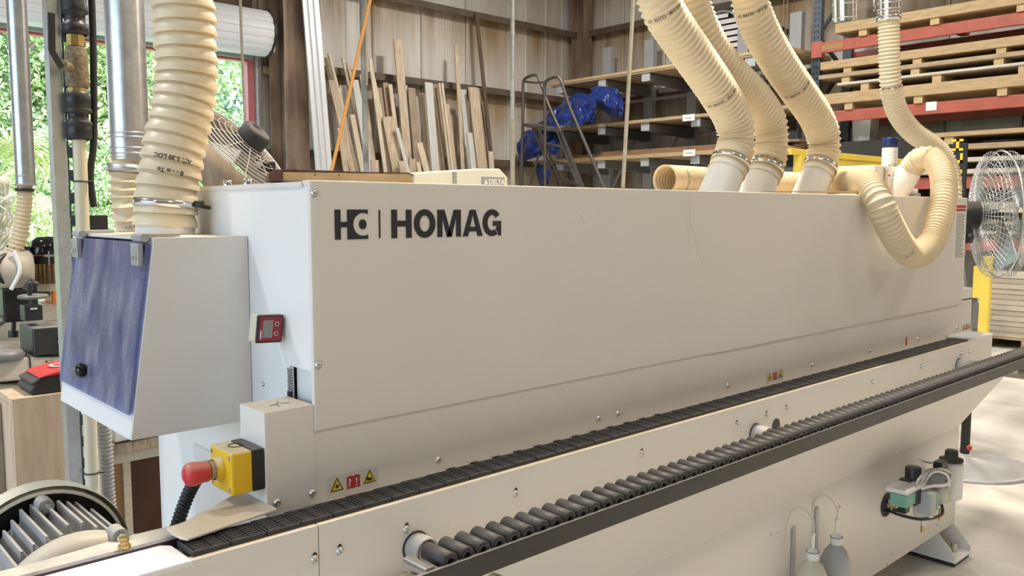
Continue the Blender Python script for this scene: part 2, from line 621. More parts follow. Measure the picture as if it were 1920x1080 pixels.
wr = MB().box(XR + 0.05, XR + 0.16, YF, YB + 0.16, 0, ZR)
wall_right = struct('wall_right', wr, 'liner', label='off-white metal wall behind the racks')
panr = shared(ribbed(0.9, ZR, 'y'), 'wall_sheet', 'liner')
y = YB - 1.1
while y > -5:
    put('wall_sheet', panr, wall_right, (XR, y, 0))
    y -= 0.9
for z in GIRT_Z:
    g = MB()
    g.box(XR - 0.20, XR - 0.03, -5, YB - 0.1, z - 0.01, z + 0.01)
    g.box(XR - 0.20, XR - 0.185, -5, YB - 0.1, z - 0.09, z - 0.01)
    g.build('girt', 'girt_steel', wall_right)

wl = MB().box(XL - 0.15, XL, YF, -3.5, 0, ZR).box(XL - 0.15, XL, 3.5, YB + 0.16, 0, ZR).box(XL - 0.15, XL, -3.5, 3.5, 4.2, ZR)
struct('wall_left', wl, 'liner', label='metal wall with a wide open doorway')
struct('wall_front', MB().box(XL - 0.15, XR + 0.16, YF - 0.15, YF, 0, ZR), 'liner')


def ibeam(x, y, w, d, h, name, ax='y'):
    mb = MB()
    t = 0.014
    if ax == 'y':
        mb.box(x - w / 2, x + w / 2, y, y + t, 0, h).box(x - w / 2, x + w / 2, y + d - t, y + d, 0, h).box(x - t / 2, x + t / 2, y + t, y + d - t, 0, h)
    else:
        mb.box(x, x + t, y - w / 2, y + w / 2, 0, h).box(x + d - t, x + d, y - w / 2, y + w / 2, 0, h).box(x + t, x + d - t, y - t / 2, y + t / 2, 0, h)
    return struct(name, mb, 'rust_steel')


ibeam((4.781, 9, 2.881)[0], 8.82, 0.34, 0.42, ZR, 'trim_1')['label'] = 'rusty brown steel wall column beside the doorway'
ibeam(XR - 0.22, YB - 0.45, 0.22, 0.30, ZR, 'trim_2')['label'] = 'dark brown steel column in the wall corner'
for z in (2.05, 3.33):
    MB().box(DX1 + 0.14, DX1 + 0.62, YB - 0.12, YB - 0.035, z, z + 0.10).build('wood_girt', 'board_c', wall_back)

# ---- roll-up door: coil of white slats on its shaft, guide, red frame
door = MB()
door.box(DX1 - 0.03, DX1 + 0.06, YB - 0.02, YB + 0.1, 0, DZ + 0.12)
door.box(DX0, DX1 - 0.03, YB - 0.02, YB + 0.1, DZ - 0.02, DZ + 0.12)
door.box(DX0 - 0.08, DX0, YB - 0.02, YB + 0.1, 0, DZ + 0.12)
door_1 = struct('door_1', door, 'door_red', label='roll-up doorway with red frame and coiled white slat curtain')
MB().box(DX1 + 0.065, DX1 + 0.12, YB - 0.12, YB + 0.02, 0, DZ + 0.15).build('guide_rail', 'galv_dull', door_1)
gb = MB()
for k in range(40):
    z = 1.2 + k * 0.06
    gb.cyl((DX1 + 0.10, YB - 0.128, z), (DX1 + 0.10, YB - 0.12, z), 0.012, n=6)
gb.build('guide_rivets', 'steel', door_1)
cy, cz, rr = 9.02, (4.389, 9, 3.786)[2], 0.29
cx1 = (4.441, 9, 3.793)[0]
MB().cyl((DX0, cy, cz), (cx1 + 0.02, cy, cz), rr - 0.03, n=28).build('coil_core', 'door_grey', door_1)
nsl = 18
sl = MB()
w = 2 * PI * rr / nsl
L_ = cx1 - DX0
prof = [(-w * 0.48, 0.0), (-w * 0.40, 0.016), (0, 0.022), (w * 0.40, 0.016), (w * 0.48, 0.0)]
sl.prism([V(0, a, b) for a, b in prof], V(L_, 0, 0))
slm = shared(sl, 'slat', 'door_white')
for k in range(nsl):
    a = k * 2 * PI / nsl
    q = Quaternion((1, 0, 0), a)
    put('slat', slm, door_1, V(DX0, cy, cz) + q @ V(0, 0, rr - 0.02), q)
# black chipped edge plate of the coil and its bracket
ep = MB()
ring = []
for k in range(40):
    a = k * 2 * PI / 40
    r_ = rr + 0.018 + 0.012 * math.sin(k * 2.7) * math.sin(k * 1.3)
    ring.append(V(cx1 + 0.005, cy + r_ * math.cos(a), cz + r_ * math.sin(a)))
ep.prism(ring, V(0.02, 0, 0))
ep.build('coil_end_plate', 'black_plastic', door_1)
MB().box(DX1 - 0.02, DX1 + 0.12, cy - 0.1, YB, DZ + 0.05, cz - 0.16).bar((DX1 + 0.05, cy - 0.12, cz - 0.2), (DX1 + 0.2, YB, DZ + 0.1), 0.03, 0.08).build('bracket', 'galv_dull', door_1)
# hanging curtain below the coil: two grey slats and the bottom bar
for k, (z0, z1, mm) in enumerate([(DZ + 0.16, DZ + 0.24, 'door_grey'), (DZ + 0.07, DZ + 0.15, 'door_white'), (DZ + 0.0, DZ + 0.065, 'door_grey')]):
    MB().box(DX0, DX1, YB - 0.14, YB - 0.10, z0, z1).build('curtain_slat', mm, door_1)
MB().cyl((3.071, 8.9, 3.957), (4.419, 8.9, 3.989), 0.012, n=6).build('shaft_rod', 'girt_steel', door_1)
# dark hood plate above the coil
MB().box((3.876, 9.3, 4.039)[0], (4.396, 9.3, 4.12)[0], 9.25, 9.33, (4.174, 9.3, 4.059)[2], (4.184, 9.3, 4.357)[2]).build('hood_plate', 'board_dark', door_1)
# grey box and dark wood block at the door head
MB().box(DX1 + 0.2, DX1 + 0.62, YB - 0.09, YB - 0.03, (4.348, 9.4, 3.425)[2], (4.352, 9.4, 3.558)[2]).build('header_block', 'board_dark', door_1)

# ---- high bay lamps (out of frame, they light the hall)
for i, (lx, ly, lz, wt, lc) in enumerate(HIGH_BAYS):
    wh = ['over the machine infeed', 'over the aisle before the machine', 'over the middle aisle', 'at the outfeed end', 'near the roll-up door', 'behind the machine', 'before the pallet rack', 'before the cantilever rack'][i]
    t = thing('high_bay_lamp', (lx, ly, lz), 'round white high bay lamp hanging ' + wh, 'lamp', 'high bay lamps under the roof')
    MB().lathe([(0.06, 0.30), (0.10, 0.26), (0.16, 0.22), (0.42, 0.03), (0.43, 0.03), (0.17, 0.235), (0.11, 0.28), (0.06, 0.32)], (lx, ly, lz), n=20).build('lamp_shade', 'roof_metal', t)
    MB().cyl((lx, ly, lz + 0.3), (lx, ly, ZR), 0.012, n=6).build('rod', 'steel', t)
    ld = bpy.data.lights.new('high_bay_light', 'AREA')
    ld.shape = 'DISK'
    ld.size = 0.55
    ld.energy = wt
    ld.color = LAMP_COL[lc]
    lo = bpy.data.objects.new('light', ld)
    COL.objects.link(lo)
    lo.parent = t
    lo.location = (0, 0, 0.0)


# ================================================================== the edge bander
mc = thing('edge_bander', (1.65, 0.35, 0), 'long white edge banding machine with hood, chain track and roller rail', 'machine')
HX1 = 3.29
ZT = 1.557
# base body under the hood, bulged front below the chain track
base = MB()
prof = [(-0.115, 0.935, 3.33), (-0.115, 0.80, 3.33), (-0.19, 0.785, 3.33), (-0.08, 0.565, 3.10), (-0.08, 0.125, 3.10), (0.60, 0.125, 3.10), (0.60, 0.565, 3.10), (0.60, 0.935, 3.33)]
n_ = len(prof)
base.add([(0.0, a, b) for a, b, c in prof] + [(c, a, b) for a, b, c in prof],
         [(i, (i + 1) % n_, n_ + (i + 1) % n_, n_ + i) for i in range(n_)] + [tuple(range(n_)), (n_ + 3, n_ + 4, n_ + 5, n_ + 6), (n_, n_ + 1, n_ + 2, n_ + 3, n_ + 6, n_ + 7)])
base.build('base_body', 'paint', mc, 0.006)
# beam that carries the chain track, front cover in two lengths with a seam
MB().box(-0.66, -0.0642, -0.118, -0.10, 0.70, 0.944).build('beam_cover', 'paint', mc, 0.0015)
MB().box(-0.0628, 3.332, -0.118, -0.10, 0.802, 0.944).build('beam_cover', 'paint', mc, 0.0015)
MB().box(-0.0628, 0.0, -0.117, -0.10, 0.70, 0.80).build('beam_skirt', 'paint', mc)
MB().box(-0.66, 3.33, -0.0995, 0.0, 0.80, 0.932).build('beam_core', 'paint_dark_line', mc)
# white end covers on the beam
ec = MB()
ec.prism([(-0.66, -0.119, 0.934), (-0.289, -0.119, 0.934), (-0.291, -0.035, 0.934), (-0.306, -0.022, 0.934), (-0.66, -0.022, 0.934)], (0, 0, 0.0115))
ec.build('beam_end_cover', 'paint_clean', mc, 0.003)
MB().prism([(3.13, -0.119, 0.94), (3.335, -0.119, 0.94), (3.345, 0.0, 0.94), (3.13, 0.0, 0.94)], (0, 0, 0.012)).build('beam_end_cover', 'paint_clean', mc, 0.002)
# hood: front cover sheet, end panels, top
hc = MB()
hc.prism([(0, 0.0, 1.078), (0, 0.0, ZT), (0, 0.03, ZT), (0, 0.03, ZT - 0.006), (0, 0.012, ZT - 0.012), (0, 0.012, 1.078)], (HX1, 0, 0))
cover = hc.build('hood_cover', 'paint', mc, 0.0025)
MB().box(0.0, HX1, 0.031, 0.80, ZT - 0.012, ZT - 0.002).build('hood_top', 'paint', mc)
ep = MB()
ep.prism([(0.004, 0.004, 1.192), (0.004, 0.004, ZT - 0.002), (0.004, 0.84, ZT - 0.002), (0.004, 0.84, 0.10), (0.004, 0.104, 0.10), (0.004, 0.104, 1.192)], (0.010, 0, 0))
ep.build('hood_end_panel', 'paint_clean', mc, 0.001)
MB().box(HX1 - 0.012, HX1, 0.012, 0.80, 1.13, ZT - 0.002).build('hood_end_panel', 'paint', mc)
MB().box(0.016, HX1 - 0.02, 0.79, 0.84, 0.10, ZT - 0.012).build('hood_back', 'paint', mc)
# recessed infill of the notch and the black brush strip beside it
MB().box(0.020, 0.03, 0.002, 0.104, 1.10, 1.20).build('notch_panel', 'paint_clean', mc)
bs = MB()
for k in range(9):
    bs.obox((0.006, 0.1065, 1.184 - k * 0.0055), (0.004, 0, 0), (0, 0.0035, 0.0014), (0, -0.0005, 0.0016))
bs.build('brush_strip', 'print_grey', mc)
MB().box(0.002, 0.008, 0.100, 0.112, 1.128, 1.140).build('brush_gap', 'black_plastic', mc)
# lower panel and infeed block
MB().box(-0.002, 3.415, 0.003, 0.03, 0.932, 1.10).build('lower_panel', 'paint', mc, 0.002)
MB().box(HX1 - 0.02, 3.415, 0.003, 0.50, 1.09, 1.145).build('outfeed_step', 'paint_clean', mc, 0.003)
MB().box(-0.102, 0.0, 0.002, 0.105, 0.935, 1.131).build('infeed_block', 'paint', mc, 0.0015)
ds = MB()
for (px, py, a) in [(-0.06, 0.05, 0.3), (-0.045, 0.062, 0.9), (-0.035, 0.05, -0.4), (-0.055, 0.04, 1.3)]:
    ds.obox((px, py, 1.1315), (0.008 * math.cos(a), 0.008 * math.sin(a), 0), (-0.0014 * math.sin(a), 0.0014 * math.cos(a), 0), (0, 0, 0.0006))
ds.build('finger_marks', 'print_grey', mc)
# infeed table plate (dusty) behind the chain
pl = [(-0.284, 0.006, 0.957), (-0.286, -0.024, 0.957), (-0.283, -0.052, 0.957), (-0.276, -0.067, 0.957), (-0.10, -0.036, 0.957), (-0.10, 0.0, 0.957), (-0.103, 0.002, 0.957), (-0.103, 0.105, 0.957), (-0.16, 0.07, 0.957), (-0.25, 0.015, 0.957)]
MB().prism(pl, (0, 0, 0.004)).build('infeed_table', 'paint', mc, 0.001)
# the lower fold of the hood at the far end: raised bead on the seam
MB().bar((1.3, 0.0005, 1.082), (HX1, 0.0005, 1.082), 0.004, 0.006).build('seam_bead', 'paint', mc)

# dried drips on the hood face
for pts in ([(1.174, 0, 1.528), (1.178, 0, 1.478), (1.19, 0, 1.432), (1.204, 0, 1.372)], [(1.189, 0, 1.534), (1.196, 0, 1.477), (1.221, 0, 1.417), (1.263, -0, 1.339)], [(0.74, 0, 1.491), (0.75, 0, 1.478), (0.758, 0, 1.47)]):
    dr_ = MB()
    for a_, b_ in zip(pts, pts[1:]):
        dr_.bar(V(a_), V(b_), 0.0022, 0.0006, (0, -1, 0))
    dr_.build('drip_stain', 'drip', mc)
# --- chain pads: ribbed rubber plates, one object each
pw, pd, ph = 0.0622, 0.066, 0.012
cp = MB()
cp.box(-pw / 2, pw / 2, -pd / 2, pd / 2, -ph, -0.003)
cp.box(-pw / 2, -pw / 2 + 0.003, -pd / 2, pd / 2, -0.003, 0)
cp.box(pw / 2 - 0.003, pw / 2, -pd / 2, pd / 2, -0.003, 0)
cp.box(-pw / 2 + 0.003, pw / 2 - 0.003, -pd / 2, -pd / 2 + 0.004, -0.003, 0)
cp.box(-pw / 2 + 0.003, pw / 2 - 0.003, pd / 2 - 0.004, pd / 2, -0.003, 0)
cp.box(-0.0012, 0.0012, -pd / 2 + 0.004, pd / 2 - 0.004, -0.003, -0.0006)
for sx in (-1, 1):
    for k in range(6):
        yy = -pd / 2 + 0.0085 + k * 0.0098
        cp.box(min(sx * 0.0035, sx * 0.0255), max(sx * 0.0035, sx * 0.0255), yy - 0.0032, yy + 0.0032, -0.003, 0)
cpm = shared(cp, 'chain_pad', 'pad_rubber')
k = 0
x = -0.284
while x < 3.06:
    put('chain_pad', cpm, mc, (x + pw / 2, -0.074, 0.952), Quaternion((0, 1, 0), 0.02))
    x += 0.0645
# bright chain links peeking out behind the pads
lk = shared(MB().box(-0.012, 0.012, -0.004, 0.004, -0.006, 0.002), 'chain_link', 'chrome')
for k in range(12):
    put('chain_link', lk, mc, (0.30 + k * 0.0645 * 1.0, -0.034, 0.951))

# --- button head screws, one object each
bo = MB()
bo.lathe([(0.0075, 0), (0.0075, 0.0012), (0.006, 0.0016), (0.0058, 0.003), (0.0045, 0.0044), (0.0026, 0.0048), (0.0024, 0.0026), (0.0, 0.0026)], (0, 0, 0), (0, -1, 0), 14)
bom = shared(bo, 'screw', 'steel')
bsm = shared(MB().lathe([(0.0055, 0), (0.005, 0.0022), (0.003, 0.0034), (0.0018, 0.0034), (0.0016, 0.0018), (0, 0.0018)], (0, 0, 0), (0, -1, 0), 12), 'small_screw', 'steel')
for p in [(0.009, 0, 1.533), (0.01, 0, 1.207)]:
    put('screw', bom, mc, p)
for p in [(-0.081, 0.002, 0.958), (-0.007, 0.002, 0.959), (0.298, 0.003, 0.962), (0.818, 0.003, 0.965), (0.894, 0.003, 0.965), (1.408, 0.003, 0.968), (1.93, 0.003, 0.966), (2.374, 0.003, 0.966), (2.813, 0.003, 0.966), (3.245, 0.003, 0.972)]:
    put('screw', bom, mc, p)
slotm = shared(MB().lathe([(0.0, 0.0006), (0.0052, 0.0006)], (0, 0, 0), (0, -1, 0), 12, False), 'screw_slot', 'black_plastic')
for p in [(-0.073, -0.118, 0.884), (-0.022, -0.118, 0.885), (0.126, -0.118, 0.887), (0.414, -0.118, 0.891), (0.845, -0.118, 0.894), (1.272, -0.118, 0.894), (1.431, -0.118, 0.895), (1.545, -0.118, 0.895), (2.131, -0.118, 0.894), (2.549, -0.118, 0.897), (2.963, -0.118, 0.901), (3.054, -0.118, 0.899)]:
    put('screw', bom, mc, p)
    put('screw_slot', slotm, mc, V(p) + V(0.0005, -0.0002, 0.007), None, (0.9, 1, 1.15))
for p in [(1.544, -0.081, 0.488), (1.585, -0.081, 0.485), (2.486, -0.081, 0.572), (2.779, -0.081, 0.575), (2.443, -0.081, 0.167), (2.408, -0.081, 0.134), (2.893, -0.081, 0.171), (1.997, -0.081, 0.467)]:
    put('small_screw', bsm, mc, p)
for p in [(0.004, 0.219, 1.137)]:
    put('small_screw', bsm, mc, p, Quaternion((0, 0, 1), -PI / 2))
# clear sockets on the hood top edge
for p in [(0.02, 0.40, ZT - 0.002), (0.02, 0.30, ZT - 0.002)]:
    MB().lathe([(0.010, 0), (0.010, 0.012), (0.007, 0.013), (0.006, 0.004), (0, 0.004)], p, n=14).build('socket_cap', 'chrome', mc)

# --- logo print on the hood
lg = MB()
yl = -0.0012
ZB, ZH = 1.4445, 0.0575


def lp(mb, pts, x0=0.0, dz=0.0):
    mb.prism([(x0 + a, yl, ZB + b) for a, b in pts], (0, 0.0008, 0))


def ring2(mb, cx, cz, ro, ri, x0, seg=40, a0=0.0, a1=2 * PI):
    for i in range(seg):
        t0 = a0 + (a1 - a0) * i / seg
        t1 = a0 + (a1 - a0) * (i + 1) / seg
        q = [(cx + ri[0] * math.cos(t0), cz + ri[1] * math.sin(t0)), (cx + ro[0] * math.cos(t0), cz + ro[1] * math.sin(t0)),
             (cx + ro[0] * math.cos(t1), cz + ro[1] * math.sin(t1)), (cx + ri[0] * math.cos(t1), cz + ri[1] * math.sin(t1))]
        lp(mb, q, x0)


h = ZH
# emblem: a letter H whose right half is a block with a round ring cut out
lp(lg, [(0, 0), (0.013, 0), (0.013, h), (0, h)], 0.051)
lp(lg, [(0.013, 0.0235), (0.0275, 0.0235), (0.0275, 0.034), (0.013, 0.034)], 0.051)
bw, cxr, czr, rr_ = 0.0745, 0.0635, h * 0.5, 0.0225
xl, xr_ = 0.0275, 0.0745
nseg = 30
arc = []
a_cut = math.acos((xr_ - cxr) / rr_)
for i in range(nseg + 1):
    t = a_cut + (2 * PI - 2 * a_cut) * i / nseg
    arc.append((cxr + rr_ * math.cos(t), czr + rr_ * math.sin(t)))
up = [p for p in arc if p[1] >= czr - 1e-6]
dn = [p for p in arc if p[1] <= czr + 1e-6]
def strips(mb, pts, edge):
    for p, q in zip(pts, pts[1:]):
        lp(mb, [p, q, (q[0], edge), (p[0], edge)], 0.051)
strips(lg, up, h)
strips(lg, dn, 0.0)
xm = min(p[0] for p in arc)
lp(lg, [(xl, 0), (xm, 0), (xm, h), (xl, h)], 0.051)
lp(lg, [(cxr - 0.001 + 0.0088 * math.cos(t * 2 * PI / 24), czr + 0.0098 * math.sin(t * 2 * PI / 24)) for t in range(24)], 0.051)
lp(lg, [(0, 0.001), (0.0035, 0.001), (0.0035, h - 0.0005), (0, h - 0.0005)], 0.151)
# letters
sw = 0.0142
lp(lg, [(0, 0), (sw, 0), (sw, h), (0, h)], 0.181)
lp(lg, [(0.050 - sw, 0), (0.050, 0), (0.050, h), (0.050 - sw, h)], 0.181)
lp(lg, [(sw, 0.0235), (0.050 - sw, 0.0235), (0.050 - sw, 0.0352), (sw, 0.0352)], 0.181)
ring2(lg, 0.0275, h / 2, (0.0278, h / 2 + 0.001), (0.0130, h / 2 - 0.0118), 0.237)
x0 = 0.2975
lp(lg, [(0, 0), (0.0135, 0), (0.0135, h), (0, h)], x0)
lp(lg, [(0.0505, 0), (0.064, 0), (0.064, h), (0.0505, h)], x0)
lp(lg, [(0.0135, h), (0.0195, h), (0.0320, 0.0195), (0.0388, 0.0), (0.0250, 0), (0.0135, 0.041)], x0)
lp(lg, [(0.0505, h), (0.0445, h), (0.0320, 0.0195), (0.0252, 0.0), (0.0390, 0), (0.0505, 0.041)], x0)
x0 = 0.3665
lp(lg, [(0, 0), (0.0150, 0), (0.0285, 0.047), (0.0285, h), (0.0205, h)], x0)
lp(lg, [(0.057, 0), (0.042, 0), (0.0285, 0.047), (0.0285, h), (0.0365, h)], x0)
lp(lg, [(0.0175, 0.0105), (0.0395, 0.0105), (0.0370, 0.0205), (0.0200, 0.0205)], x0)
x0 = 0.4235
ring2(lg, 0.0275, h / 2, (0.0278, h / 2 + 0.001), (0.0132, h / 2 - 0.0115), x0, 34, math.radians(38), math.radians(305))
lp(lg, [(0.0300, 0.0215), (0.0545, 0.0215), (0.0545, 0.0325), (0.0300, 0.0325)], x0)
lp(lg, [(0.0455, 0.0), (0.0545, 0.0), (0.0545, 0.0215), (0.0415, 0.0215), (0.0385, 0.0130), (0.0440, 0.0080)], x0)
lg.build('logo_print', 'print_black', mc, label='large black maker lettering with square emblem')


# --- warning stickers
def tri(mb, c, s, d, inset=0.0):
    r_ = s - inset * 2
    mb.prism([(c[0] - r_ * 0.5, c[1] + d, c[2] - r_ * 0.30), (c[0] + r_ * 0.5, c[1] + d, c[2] - r_ * 0.30), (c[0], c[1] + d, c[2] + r_ * 0.62)], (0, 0.0003, 0))


def warning(c, s, film=True):
    c = V(c)
    root = MB().box(c.x - s * 2.05, c.x + s * 2.05, c.y - 0.0006, c.y, c.z - s * 0.72, c.z + s * 0.78).build('warning_sticker', 'sticker_film', mc)
    for k, sx in enumerate((-1.3, 1.3)):
        q = c + V(sx * s, 0, 0)
        a = MB(); tri(a, q, s * 1.08, -0.0012); a.build('triangle_rim', 'print_yellow', root)
        a = MB(); tri(a, q, s * 1.0, -0.0016); a.build('triangle_edge', 'print_black', root)
        a = MB(); tri(a, q, s * 0.78, -0.0020); a.build('triangle_field', 'print_yellow', root)
        g = MB()
        if k == 0:
            for j in range(6):
                t = j * PI / 3
                g.prism([q + V(0.10 * s * math.cos(t + e), -0.0024, 0.02 * s + 0.10 * s * math.sin(t + e)) if e else q + V(0.2 * s * math.cos(t), -0.0024, 0.02 * s + 0.2 * s * math.sin(t)) for e in (-0.4, 0, 0.4)], (0, 0.0003, 0))
            g.prism([q + V(0.10 * s * math.cos(j * PI / 6), -0.0024, 0.02 * s + 0.10 * s * math.sin(j * PI / 6)) for j in range(12)], (0, 0.0003, 0))
        else:
            g.box(q.x - 0.20 * s, q.x + 0.18 * s, q.y - 0.0024, q.y - 0.0021, q.z - 0.10 * s, q.z + 0.06 * s)
            g.box(q.x - 0.24 * s, q.x - 0.16 * s, q.y - 0.0024, q.y - 0.0021, q.z - 0.10 * s, q.z + 0.18 * s)
            g.box(q.x - 0.24 * s, q.x + 0.24 * s, q.y - 0.0024, q.y - 0.0021, q.z - 0.17 * s, q.z - 0.13 * s)
        g.build('pictogram', 'print_black', root)
    bk = MB()
    bk.prism([(c.x + a * s, c.y - 0.0012, c.z + b * s) for a, b in [(-0.52, -0.42), (-0.25, -0.34), (0, -0.42), (0.25, -0.34), (0.52, -0.42), (0.52, 0.44), (0.25, 0.52), (0, 0.44), (-0.25, 0.52), (-0.52, 0.44)]], (0, 0.0003, 0))
    bk.build('manual_sign', 'print_red', root)
    t = MB()
    text_plane(t, '?', s * 0.78, (c.x - 0.44 * s, c.y - 0.0016, c.z - 0.22 * s), (1, 0, 0), (0, 0, 1), bold=0.0003)
    text_plane(t, '!', s * 0.78, (c.x + 0.14 * s, c.y - 0.0016, c.z - 0.22 * s), (1, 0, 0), (0, 0, 1), bold=0.0003)
    t.build('manual_letters', 'print_white', root)


warning((0.084, 0.003, 0.96), 0.029)
warning((1.684, 0.003, 0.959), 0.026)
warning((3.362, 0.003, 0.964), 0.026)
# thin red arrow mark and the list sticker at the far end of the hood
MB().box(*[(2.702, 0.003, 0.969)[0] - 0.004, (2.702, 0.003, 0.969)[0] + 0.004], 0.001, 0.003, (2.704, 0.003, 0.951)[2], (2.7, 0.003, 0.986)[2]).build('arrow_mark', 'print_red', mc)
sx0, sx1 = (3.165, 0, 1.488)[0], (3.272, 0, 1.488)[0]
zt, zb = (3.204, 0, 1.526)[2], (3.235, 0, 1.284)[2]
st = MB().box(sx0 - 0.02, sx1 + 0.01, -0.0006, 0, zb - 0.005, zt + 0.008).build('notice_sticker', 'paint_clean', mc)
ln = MB()
MB().box(sx0, sx1, -0.0012, -0.0007, zt - 0.014, zt - 0.002).box(sx0, sx1, -0.0012, -0.0007, zt - 0.028, zt - 0.018).build('notice_heading', 'print_red', st)
n = 26
for k in range(n):
    z = zt - 0.04 - k * (zt - zb - 0.045) / n
    ln.box(sx0 + 0.004, sx1 - random.uniform(0.0, 0.03), -0.0012, -0.0007, z - 0.0035, z)
ln.build('notice_text', 'print_grey', st)

# --- rod bushings, rods and the roller rail
def bush(c, r, ln_, rod=None, rr=0.02):
    c = V(c)
    b_ = MB().lathe([(r * 1.0, 0), (r, ln_ - 0.004), (r * 0.96, ln_), (r * 0.86, ln_), (r * 0.80, ln_ - 0.01), (r * 0.80, 0.0)], c, (0, -1, 0), 28).build('rod_bushing', 'conduit_grey', mc)
    MB().lathe([(r * 1.12, 0), (r * 1.12, 0.002), (r * 0.98, 0.0022), (r * 0.98, 0)], c, (0, -1, 0), 28).build('gap_ring', 'black_plastic', b_)
    if rod is not None:
        MB().cyl(c + V(0, 0.0, 0), (c.x, rod, c.z), rr, n=24).build('rod', 'pole_tan', b_)
    else:
        MB().cyl(c + V(0, -0.002, 0), c + V(0, -0.004, 0), r * 0.82, n=24).build('bore', 'black_plastic', b_)


RY = -0.405                                     # front face of the rail
b1 = (0.147, -0.118, 0.847)
bush(b1, 0.0275, 0.040, RY + 0.03, 0.0195)
bush((1.372, -0.118, 0.849), 0.028, 0.046)
bush((2.94, -0.118, 0.854), 0.030, 0.075, RY + 0.03, 0.021)
hb = (1.488, -0.118, 0.853)
MB().cyl(hb, V(hb) - V(0, 0.0012, 0), 0.022, n=24).build('open_bore', 'black_plastic', mc)
rail = MB()
RX0, RX1 = -0.10, 4.6
zt = 0.941
rail.prism([(RX0, RY, zt - 0.038), (RX0, RY, zt), (RX0, RY + 0.004, zt), (RX0, RY + 0.004, zt - 0.034), (RX0, RY + 0.07, zt - 0.034), (RX0, RY + 0.07, zt - 0.038)], (RX1 - RX0, 0, 0))
rl = rail.build('roller_rail', 'rail_black', mc, 0.001)
MB().box(RX0, RX1, RY - 0.0006, RY + 0.0046, zt, zt + 0.0012).build('rail_edge', 'steel', rl)
ro = MB()
rR = 0.0155
ro.lathe([(rR - 0.004, -0.031), (rR, -0.030), (rR, 0.030), (rR - 0.004, 0.031), (0.007, 0.031), (0.006, 0.026), (0.0, 0.026)], (0, 0, 0), (0, -1, 0), 18)
ro.lathe([(rR - 0.004, -0.031), (0, -0.031)], (0, 0, 0), (0, -1, 0), 18)
rom = shared(ro, 'roller', 'black_rubber')
x = 0.012
while x < RX1:
    put('roller', rom, rl, (x, RY + 0.036, zt + 0.0015))
    x += 0.0345
MB().cyl((-0.028, RY + 0.006, zt - 0.006), (-0.028, RY + 0.065, zt - 0.006), 0.0125, n=14).build('end_roller', 'steel', rl)


# --- extraction box on the hood's left end, with a blue acrylic flap
Y0, Y1 = 0.272, 0.757
xt, xb_, z1, z0 = -0.191, -0.249, 1.447, 1.052
t = 0.006
f = lambda z: xb_ + (xt - xb_) * (z - z0) / (z1 - z0)
eb = MB().prism([(xt, Y0, z1), (0.003, Y0, z1), (0.003, Y0, z0), (xb_, Y0, z0)], (0, t, 0))
ebo = eb.build('extraction_box', 'paint', mc, 0.001)
MB().prism([(xt, Y1 - t, z1), (0.003, Y1 - t, z1), (0.003, Y1 - t, z0), (xb_, Y1 - t, z0)], (0, t, 0)).build('rear_side', 'paint', ebo)
MB().box(xt, 0.003, Y0 + t + 0.0002, Y1 - t - 0.0002, z1 - t, z1).build('box_top', 'paint', ebo)
MB().box(xb_ + 0.008, 0.003, Y0 + t + 0.0002, Y1 - t - 0.0002, z0, z0 + t).build('box_floor', 'paint', ebo)
MB().prism([(f(z0), Y0 + t + 0.0002, z0), (f(1.118), Y0 + t + 0.0002, 1.118), (f(1.118) + 0.006, Y0 + t + 0.0002, 1.118), (f(z0) + 0.006, Y0 + t + 0.0002, z0)], (0, Y1 - Y0 - 2 * t - 0.0004, 0)).build('front_lip', 'paint_clean', ebo)
for ya in (Y0 + t + 0.0002, Y1 - t - 0.0222):
    MB().prism([(f(1.1182), ya, 1.1182), (f(z1 - t - 0.0002), ya, z1 - t - 0.0002), (f(z1 - t) + 0.006, ya, z1 - t - 0.0002), (f(1.1182) + 0.006, ya, 1.1182)], (0, 0.022, 0)).build('side_lip', 'paint_clean', ebo)
MB().box(xt + 0.075, xt + 0.082, Y0 + 0.02, Y1 - 0.02, z0 + 0.02, 1.36).build('inner_baffle', 'conduit_grey', ebo)
fl = MB()
o_ = 0.004
w0, w1 = 1.102, 1.437
fl.prism([(f(w0) - o_, Y0 + 0.004, w0), (f(w1) - o_, Y0 + 0.004, w1), (f(w1) - o_ - 0.006, Y0 + 0.004, w1), (f(w0) - o_ - 0.006, Y0 + 0.004, w0)], (0, Y1 - Y0 - 0.012, 0))
flo = fl.build('flap', 'blue_acrylic', ebo, 0.001, label='blue dusty acrylic flap')
kz = 1.150
kb = MB().lathe([(0.010, 0), (0.014, 0.002), (0.0165, 0.008), (0.0165, 0.012), (0.013, 0.018), (0.007, 0.021), (0, 0.0215)], (f(kz) - 0.010, 0.565, kz), (-1, 0, 0.1), 20)
kb.build('knob', 'black_gloss', ebo)
for yy in (0.292, 0.690):
    h = MB()
    h.box(f(1.41) - 0.022, f(1.41) - 0.011, yy - 0.008, yy + 0.034, 1.392, 1.436)
    hi = h.build('hinge', 'galv_dull', ebo, 0.002)
    MB().box(xt - 0.008, xt + 0.06, yy + 0.0, yy + 0.03, z1 + 0.001, z1 + 0.008).build('hinge_leaf', 'galv_dull', ebo, 0.001)
    MB().cyl((f(1.44) - 0.014, yy - 0.014, 1.447), (f(1.44) - 0.014, yy + 0.04, 1.447), 0.0085, n=14).build('hinge_barrel', 'galv_dull', ebo)
    sc = MB()
    for k in (0.004, 0.022):
        sc.cyl((f(1.41) - 0.0225, yy + k, 1.408), (f(1.41) - 0.0240, yy + k, 1.408), 0.0042, n=10)
    sc.build('hinge_screws', 'steel', ebo)

